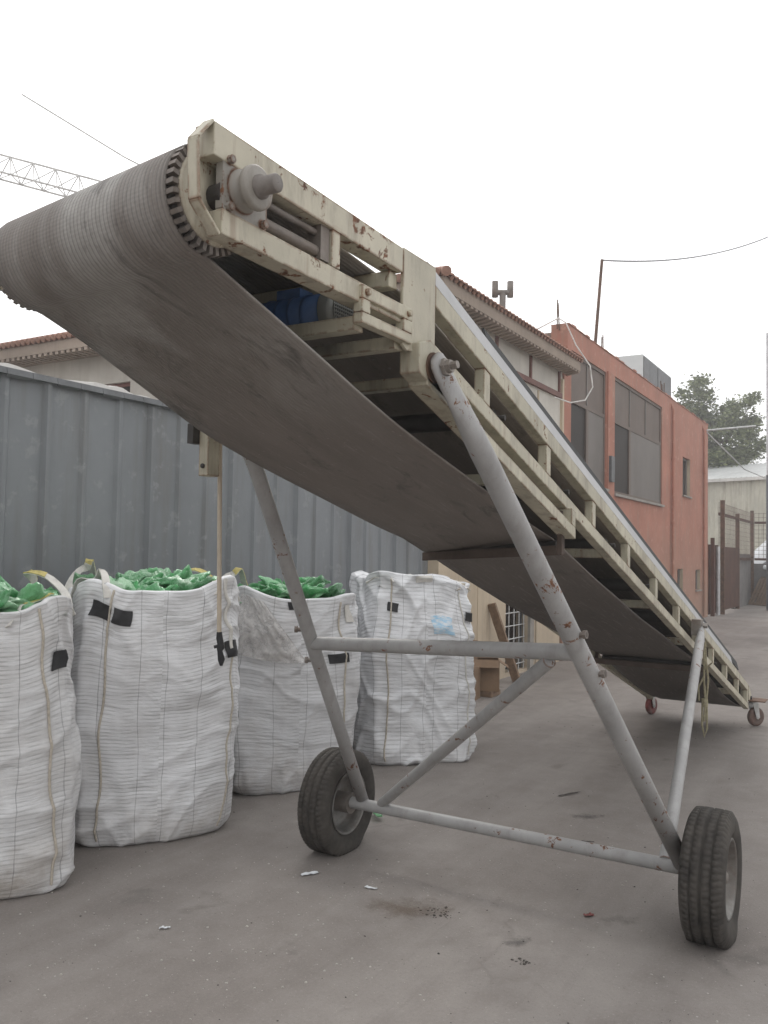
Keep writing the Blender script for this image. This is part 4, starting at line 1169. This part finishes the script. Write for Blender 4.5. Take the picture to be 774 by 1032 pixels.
for x, y, h_ in ((-2.75, 23.95, 3.55), (-2.85, 27.6, 3.3), (-2.88, 31.4, 3.6), (0.2, 31.4, 3.4)):
    m = MB(); m.box(x - .06, x + .06, y - .06, y + .06, 0, h_); m.build('post', 'rusty', fe)
m = MB()
for z in (3.13, 1.72): m.beam((-2.86, 24.0, z), (-2.86, 31.3, z), .06, .09); m.beam((-2.8, 31.42, z), (2.6, 31.42, z), .06, .09)
m.build('rail', 'brown_rust', fe)
m = MB()
for i in range(46): y = 24.0 + i * .16; m.beam((-2.87, y, 1.75), (-2.87, y, 3.5), .007, .007, (1, 0, 0))
for j in range(12): z = 1.75 + j * .158; m.beam((-2.87, 24.0, z), (-2.87, 31.3, z), .007, .007)
for i in range(34): x = -2.8 + i * .16; m.beam((x, 31.43, 1.75), (x, 31.43, 3.5), .012, .012, (0, 1, 0))
for j in range(12): z = 1.75 + j * .158; m.beam((-2.8, 31.43, z), (2.6, 31.43, z), .012, .012)
m.build('wire_mesh', 'mesh_wire', fe)
# white tarpaulin heap behind the fence
m = MB(); vs = []; N = 24
for j in range(N + 1):
    for i in range(N + 1):
        a = i / N; b = j / N; x = -4.3 + 6.0 * a; y = 33.4 + 1.8 * b
        z = (1.2 + 3.1 * min(1, a * 1.9) ** 1.3) * math.sin(math.pi * min(1, .22 + b * .8)) + .12 * noise.noise(Vector((a * 6, b * 6, 2)))
        vs.append((x, y, max(.02, z)))
w = N + 1; m.add(vs, [(j * w + i, j * w + i + 1, (j + 1) * w + i + 1, (j + 1) * w + i) for j in range(N) for i in range(N)], True)
tag(m.build('white_tarpaulin', 'tarp', None, base=(-2, 34, 0)), 'white tarpaulin draped over a heap behind the wire fence', 'tarpaulin')
def pallet(x, y, z, yaw, lean, label):
    m = MB(); rot = Matrix.Rotation(yaw, 3, 'Z') @ Matrix.Rotation(lean, 3, 'X'); c = Vector((x, y, z))
    for i in range(7): m.obox(c + rot @ Vector((-.5 + i * .166, 0, .55)), (.09, .02, 1.1), rot)
    for k in (.06, .55, 1.04): m.obox(c + rot @ Vector((0, .055, k)), (1.1, .085, .09), rot)
    for i in (0, 3, 6): m.obox(c + rot @ Vector((-.5 + i * .166, .11, .55)), (.09, .02, 1.1), rot)
    tag(m.build('wooden_pallet', 'wood', None, base=(x, y, z)), label, 'pallet', 'pallets by the far wall')
pallet(-2.2, 30.9, .02, R(-20), R(-22), 'wooden pallet leaning on the block wall, larger front one')
pallet(-1.75, 31.15, .03, R(8), R(-12), 'upright wooden pallet behind the larger leaning pallet')
pallet(-2.5, 30.2, .02, R(-40), R(-30), 'broken wooden pallet propped nearest the rusty gate')
m = MB(); m.obox((-1.9, 31.2, 1.35), (1.1, .5, .16), Matrix.Rotation(.15, 3, 'Y')); tag(m.build('white_sack', 'tarp', None, .05, base=(-1.9, 31.2, 1.3)), 'white sack lying on top of the pallets', 'sack')
# metal shed
sh = thing('metal_shed', 'pale corrugated metal shed with sloping roof beyond the fence', 'shed', (-4, 36, 0))
p0 = Vector((-9.0, 38.9, 0)); p1 = Vector((6.0, 24.9, 0))
p0 = Vector((-7.5, 37.4, 0)); p1 = Vector((3.2, 33.5, 0)); d = (p1 - p0).normalized(); nrm = Vector((d.y, -d.x, 0)); L_ = (p1 - p0).length
m = MB(); k = int(L_ / .25); prev = None
for i in range(k * 2 + 1):
    t = i / (k * 2); p = p0.lerp(p1, t) + nrm * (.07 if i % 2 else 0)
    if prev: m.add([prev, p, p + Vector((0, 0, 5.25)), prev + Vector((0, 0, 5.25))], [(0, 1, 2, 3)])
    prev = p
q0, q1 = p0 - nrm * 8, p1 - nrm * 8
m.add([p0, q0, q0 + Vector((0, 0, 5.2)), p0 + Vector((0, 0, 5.2))], [(0, 1, 2, 3)]); m.add([p1, q1, q1 + Vector((0, 0, 5.2)), p1 + Vector((0, 0, 5.2))], [(3, 2, 1, 0)])
m.add([q0, q1, q1 + Vector((0, 0, 5.2)), q0 + Vector((0, 0, 5.2))], [(0, 1, 2, 3)])
m.build('wall', 'shed_metal', sh)
m = MB(); prev = None
for i in range(k * 2 + 1):
    t = i / (k * 2); p = p0.lerp(p1, t) + nrm * .25 + Vector((0, 0, 5.27 + (.04 if i % 2 else 0))); r2 = p - nrm * 4.2 + Vector((0, 0, 1.05))
    if prev: m.add([prev[0], p, r2, prev[1]], [(0, 1, 2, 3)])
    prev = (p, r2)
m.build('roof', 'shed_roof', sh)
m = MB(); a = p0 + nrm * .27 + Vector((0, 0, 5.22)); b = p1 + nrm * .27 + Vector((0, 0, 5.22)); m.beam(a, b, .06, .14); m.build('gutter', 'flashing', sh)
# pole at the right edge
m = MB(); m.tube([(-1.80, 27.3, 4.6), (-1.80, 27.3, 9.5)], .085, 12); po = m.build('pole', 'aluminium', None, base=(-1.8, 27.3, 0))
tag(po, 'tall pole at the right edge, pale above and dark below', 'pole')
m = MB(); m.tube([(-1.80, 27.3, 0), (-1.80, 27.3, 4.6)], .10, 12); m.build('pole_sleeve', 'grey_dark', po, base=(-1.8, 27.3, 0))

# ------------------------------------------------------------------ tree
tr = thing('tree', 'dark green leafy tree rising behind the red building and shed', 'tree', (-5.5, 41.5, 0))
m = MB(); tc = Vector((-5.5, 41.5, 0)); 
m.tube([tc, tc + Vector((.1, 0, 2.5)), tc + Vector((0, .1, 5.0)), tc + Vector((-.2, 0, 7.0)), tc + Vector((-.5, .2, 8.5))], [.32, .26, .2, .11, .03], 10)
lr = random.Random(3)
clumps = []
# (x,z) lobes seen from the yard: a tall loose left part and a dense right part
for (cx, cz, rx, rz, n_) in ((-1.45, 9.8, 1.0, 1.25, 20), (-.9, 8.4, 1.2, 1.2, 22), (.75, 8.75, 1.15, .85, 22), (.9, 7.5, 1.15, 1.1, 26), (-.5, 6.9, 1.3, 1.1, 20), (.3, 6.3, 1.2, .7, 14), (1.25, 9.75, .3, .35, 3), (-1.9, 8.2, 1.1, 1.5, 18)):
    for i in range(n_):
        while True:
            q = Vector((lr.uniform(-1, 1), lr.uniform(-1, 1), lr.uniform(-1, 1)))
            if .25 < q.length < 1: break
        clumps.append(tc + Vector((cx + q.x * rx, q.y * 1.5, cz + q.z * rz)))
for c in clumps[::5]:
    b = tc + Vector((0, 0, min(c.z - .8, 7.5))); mid = b.lerp(c, .55) + Vector((0, 0, -.15)); m.tube([b, mid, c], [.06, .035, .012], 5, False)
m.build('trunk', 'bark', tr)
m = MB()
for c in clumps:
    R_ = lr.uniform(.26, .52)
    for i in range(lr.randint(85, 140)):
        q = Vector((lr.gauss(0, 1), lr.gauss(0, 1), lr.gauss(0, .75))) * R_ * .62 + c
        a = Vector((lr.gauss(0, 1), lr.gauss(0, 1), lr.gauss(0, .5))).normalized(); b = a.cross(Vector((lr.gauss(0, 1), lr.gauss(0, 1), lr.gauss(0, 1)))).normalized()
        s_ = lr.uniform(.07, .14)
        m.add([q - a * s_, q + b * s_ * .45, q + a * s_, q - b * s_ * .45], [(0, 1, 2, 3)])
m.build('crown', 'leaf', tr)

# ------------------------------------------------------------------ crane beyond the wall
cr = thing('lattice_crane', 'grey lattice crane jib against the sky at upper left', 'crane', (-16.4, 19.8, 0))
mast = Vector((-16.4, 19.8, 0)); J0 = Vector((-30.0, 11.68, 16.6)); J1 = Vector((-14.6, 20.87, 12.1))
m = MB(); ax = (J1 - J0).normalized(); side = Vector((-ax.y, ax.x, 0)).normalized(); upv = side.cross(ax).normalized() * (1 if side.cross(ax).z > 0 else -1)
L_ = (J1 - J0).length; ch = [side * .42 - upv * .32, -side * .42 - upv * .32, upv * .42]
for c in ch: m.tube([J0 + c, J1 + c], .035, 6)
k = int(L_ / .85)
for i in range(k):
    a = J0 + ax * i * .85; b = a + ax * .85; mid = a + ax * .425
    for c in ch[:2]:
        m.tube([a + c, mid + ch[2]], .02, 5, False); m.tube([mid + ch[2], b + c], .02, 5, False)
    m.tube([a + ch[0], a + ch[1]], .02, 5, False); m.tube([a + ch[0], b + ch[1]], .016, 5, False)
m.build('jib', 'crane', cr)
m = MB()
for dx, dy in ((-.4, -.4), (.4, -.4), (.4, .4), (-.4, .4)): m.tube([mast + Vector((dx, dy, 0)), mast + Vector((dx, dy, 13.0))], .05, 6)
for i in range(16):
    z = i * .8
    for (ax0, ay0), (bx0, by0) in (((-.4, -.4), (.4, -.4)), ((.4, -.4), (.4, .4)), ((.4, .4), (-.4, .4)), ((-.4, .4), (-.4, -.4))):
        m.tube([mast + Vector((ax0, ay0, z)), mast + Vector((bx0, by0, z + .8))], .025, 5, False)
m.build('mast', 'crane', cr)
m = MB(); m.tube([(-25.01, 14.62, 17.97), (-21.79, 16.55, 15.74), (-16.4, 19.8, 12.6)], .03, 6); m.build('tie_rod', 'crane', cr)

# ------------------------------------------------------------------ litter on the ground
m = MB(); lr = random.Random(11)
def chip(mb, x, y, s_, flat=.5):
    a = lr.uniform(0, 6.28); h = s_ * flat; k = 5
    vs = [(x + math.cos(a + i * 6.283 / k) * s_ * lr.uniform(.55, 1.1), y + math.sin(a + i * 6.283 / k) * s_ * lr.uniform(.4, 1.0), .0005) for i in range(k)]
    vs += [(v[0] * .75 + x * .25, v[1] * .75 + y * .25, h * lr.uniform(.6, 1.1)) for v in vs]
    mb.add(vs, [tuple(range(k, 2 * k))] + [(i, (i + 1) % k, k + (i + 1) % k, k + i) for i in range(k)])
for i in range(2600):
    y = -3.6 + 9 * lr.random() ** 1.6; x = lr.uniform(-2.2, 3.6)
    d_ = noise.noise(Vector((x * .9, y * .9, 4)))
    if d_ < -.05 and lr.random() < .75: continue
    chip(m, x, y, .0022 + .006 * lr.random() ** 3)
for i in range(60): chip(m, -.50 + lr.gauss(0, .22), -.28 + lr.gauss(0, .14), .002 + .009 * lr.random() ** 3)
for i in range(260): chip(m, lr.gauss(-.9, .5), lr.gauss(-1.3, .5), .002 + .0075 * lr.random() ** 2)
for i in range(2200): chip(m, lr.uniform(-2.2, 3), -3.2 + 5 * lr.random() ** 1.3, .0012 + .0028 * lr.random())
tag(m.build('gravel_chips', 'pebble'), 'pale stone chips and crumbs scattered over the dusty ground', 'gravel', None, 'stuff')
m = MB()
for i in range(900):
    y = -3.4 + 9 * lr.random() ** 1.5; x = lr.uniform(-2, 3.6); chip(m, x, y, .002 + .006 * lr.random() ** 3)
for i in range(60): chip(m, -.12 + lr.gauss(0, .05), -.48 + lr.gauss(0, .035), .002 + .008 * lr.random() ** 2)
for i in range(30): chip(m, .42 + lr.gauss(0, .02), -.72 + lr.gauss(0, .014), .002 + .008 * lr.random())
for i in range(900): chip(m, lr.uniform(-2, 3), lr.uniform(-3.2, 1.5), .0012 + .0025 * lr.random())
tag(m.build('dark_grit', 'pebble_dark'), 'dark grit and crumbs scattered over the dusty ground', 'grit', None, 'stuff')
def scrap(x, y, L0, w0, yaw, label, mat='tarp'):
    mb = MB(); N = 6; vs = []
    ca, sa = math.cos(yaw), math.sin(yaw)
    for o in (0.0, .002):
        for j in range(3):
            for i in range(N + 1):
                u = (i / N - .5) * L0; v = (j / 2 - .5) * w0 * (1 - .5 * abs(i / N - .4)); z = .004 + .012 * abs(noise.noise(Vector((i * .7, j, x * 9)))) + o
                vs.append((x + u * ca - v * sa, y + u * sa + v * ca, z))
    w = N + 1; h = w * 3
    fs = [(j * w + i, j * w + i + 1, (j + 1) * w + i + 1, (j + 1) * w + i) for j in range(2) for i in range(N)] + [(h + j * w + i, h + j * w + i + 1, h + (j + 1) * w + i + 1, h + (j + 1) * w + i) for j in range(2) for i in range(N)]
    mb.add(vs, fs); tag(mb.build('litter_scrap', mat, None, base=(x, y, 0)), label, 'litter', 'bits of litter on the ground')
scrap(-.93, -.42, .10, .03, 1.0, 'white curled scrap on the ground in front of the left wheel')
scrap(-.55, -.40, .07, .02, .2, 'thin pale scrap lying just left of the brown ground stain')
scrap(.16, .93, .14, .02, .5, 'dark sliver on open ground behind the axle bar', 'pebble_dark')
scrap(.52, -.10, .05, .03, .9, 'small reddish scrap on the ground between the two wheels', 'red_wheel')
scrap(-.25, 1.9, .22, .02, 1.1, 'dark twig lying behind the diagonal brace', 'pebble_dark')
scrap(-2.05 + .95, -1.45 + .12, .05, .02, .7, 'white paper crumb on the ground beside the second bulk bag')
# brown stain: a thin dried spill
def mk_stain(col):
    m = Mat('ground_stain'); o = m.obj(); tr_ = m.n('BsdfTransparent'); mx = m.n('MixShader')
    m.P(Base_Color=col, Roughness=.85)
    s = m.sep(o); r2 = m.math('SQRT', m.math('ADD', m.math('POWER', m.math('MULTIPLY', s[0], 3.2), 2.0), m.math('POWER', m.math('MULTIPLY', s[1], 5.2), 2.0)))
    f = m.math('ADD', m.math('SUBTRACT', 1.0, r2), m.math('MULTIPLY', m.math('SUBTRACT', m.noise(o, 7, 7, .7), .5), 2.4))
    m.set(mx, 'i0', m.ramp(f, (.3, 0.0), (1.1, .5))); m.set(mx, 'i1', tr_.outputs[0]); m.set(mx, 'i2', m.b.outputs[0]); m.t.links.new(mx.outputs[0], m.out.inputs[0]); return m.m
M['stain'] = mk_stain((.17, .125, .09)); M['stain_dark'] = mk_stain((.10, .092, .088))
m = MB(); m.add([(-.5, -.3, 0), (.5, -.3, 0), (.5, .3, 0), (-.5, .3, 0)], [(0, 1, 2, 3)])
o = m.build('ground_stain', 'stain')
for x_, y_, a_, k_ in ((.33, -.56, 1.2, .34), (.02, 1.45, .9, .55), (1.6, -.9, .2, .6)):
    o2 = o.copy(); COL.objects.link(o2); o2.location = (x_, y_, .004); o2.rotation_euler = (0, 0, a_); o2.scale = (k_, k_, 1); o2['kind'] = 'structure'
    o2.data = o.data.copy(); o2.data.materials[0] = M['stain_dark']
o.location = (-.28, -.52, .004); o.rotation_euler = (0, 0, R(35)); o['kind'] = 'structure'
o = bottle_mesh(6).build('crushed_bottle', 'bottle'); o.location = (-1.14, .62, .035); o.rotation_euler = (0, .3, 1.1); o.scale = (.55, .55, .55)
tag(o, 'single flattened green bottle on the ground by the left wheel', 'bottle')

# ------------------------------------------------------------------ dusty air over the yard
hz = MB(); hz.box(-151, 151, -121, 261, -1, 20)
hm = bpy.data.materials.new('haze'); hm.use_nodes = True; ht = hm.node_tree; ht.nodes.remove(ht.nodes['Principled BSDF'])
pv = ht.nodes.new('ShaderNodeVolumePrincipled'); pv.inputs['Color'].default_value = (.96, .96, .97, 1); pv.inputs['Density'].default_value = .0042; pv.inputs['Anisotropy'].default_value = .3
ht.links.new(pv.outputs[0], ht.nodes['Material Output'].inputs['Volume'])
tag(hz.build('haze', hm), 'pale dusty haze hanging in the air over the whole yard', 'haze', None, 'stuff')
# ------------------------------------------------------------------ world, sun, camera
SUN_EL, SUN_AZ = 42, -38           # azimuth from +Y towards +X, degrees
w = bpy.data.worlds.new('World'); scene.world = w; w.use_nodes = True
nt = w.node_tree; bg = nt.nodes['Background']
sky = nt.nodes.new('ShaderNodeTexSky'); sky.sky_type = 'NISHITA'; sky.sun_disc = False
sky.sun_elevation = R(SUN_EL); sky.sun_rotation = R(SUN_AZ); sky.dust_density = 4; sky.air_density = 1.2
hs = nt.nodes.new('ShaderNodeHueSaturation'); hs.inputs['Saturation'].default_value = .12
nt.links.new(sky.outputs[0], hs.inputs['Color'])
tc = nt.nodes.new('ShaderNodeTexCoord'); ns = nt.nodes.new('ShaderNodeTexNoise'); ns.inputs['Scale'].default_value = 2.2; ns.inputs['Detail'].default_value = 5
nt.links.new(tc.outputs['Generated'], ns.inputs['Vector'])
rp_ = nt.nodes.new('ShaderNodeValToRGB'); rp_.color_ramp.elements[0].color = (11.5, 11.6, 11.8, 1); rp_.color_ramp.elements[1].color = (13.5, 13.5, 13.5, 1)
nt.links.new(ns.outputs['Fac'], rp_.inputs['Fac'])
mx = nt.nodes.new('ShaderNodeMix'); mx.data_type = 'RGBA'; mx.inputs[0].default_value = .72
nt.links.new(hs.outputs[0], mx.inputs[6]); nt.links.new(rp_.outputs[0], mx.inputs[7])
nt.links.new(mx.outputs[2], bg.inputs['Color']); bg.inputs['Strength'].default_value = .12
sd = bpy.data.lights.new('sun', 'SUN'); sd.energy = 1.0; sd.angle = R(22); sd.color = (1, .96, .90)
so = bpy.data.objects.new('sun', sd); COL.objects.link(so)
dirv = Vector((math.sin(R(SUN_AZ)) * math.cos(R(SUN_EL)), math.cos(R(SUN_AZ)) * math.cos(R(SUN_EL)), math.sin(R(SUN_EL))))
so.rotation_euler = dirv.to_track_quat('Z', 'Y').to_euler()

cam = bpy.data.cameras.new('camera'); co = bpy.data.objects.new('camera', cam); COL.objects.link(co); scene.camera = co
F, TH, RO, PSI = 859.2095, .0459, .0183, .5388
cam.sensor_fit = 'VERTICAL'; cam.sensor_height = 36; cam.lens = F / 1032 * 36; cam.clip_start = .05; cam.clip_end = 600
right = Vector((math.cos(PSI), math.sin(PSI), 0)); fwd0 = Vector((-math.sin(PSI), math.cos(PSI), 0))
fwd = fwd0 * math.cos(TH) + Vector((0, 0, 1)) * math.sin(TH); up = Vector((0, 0, 1)) * math.cos(TH) - fwd0 * math.sin(TH)
c_, s_ = math.cos(RO), math.sin(RO)
Rx = right * c_ + up * s_; Ux = up * c_ - right * s_
mw = Matrix((Rx, Ux, -fwd)).transposed().to_4x4(); mw.translation = Vector((1.816, -4.294, 1.7693)); co.matrix_world = mw

scene.view_settings.view_transform = 'Standard'; scene.view_settings.look = 'None'; scene.view_settings.gamma = 1; scene.view_settings.exposure = .12
scene.view_settings.use_curve_mapping = False
scene.cycles.use_denoising = True
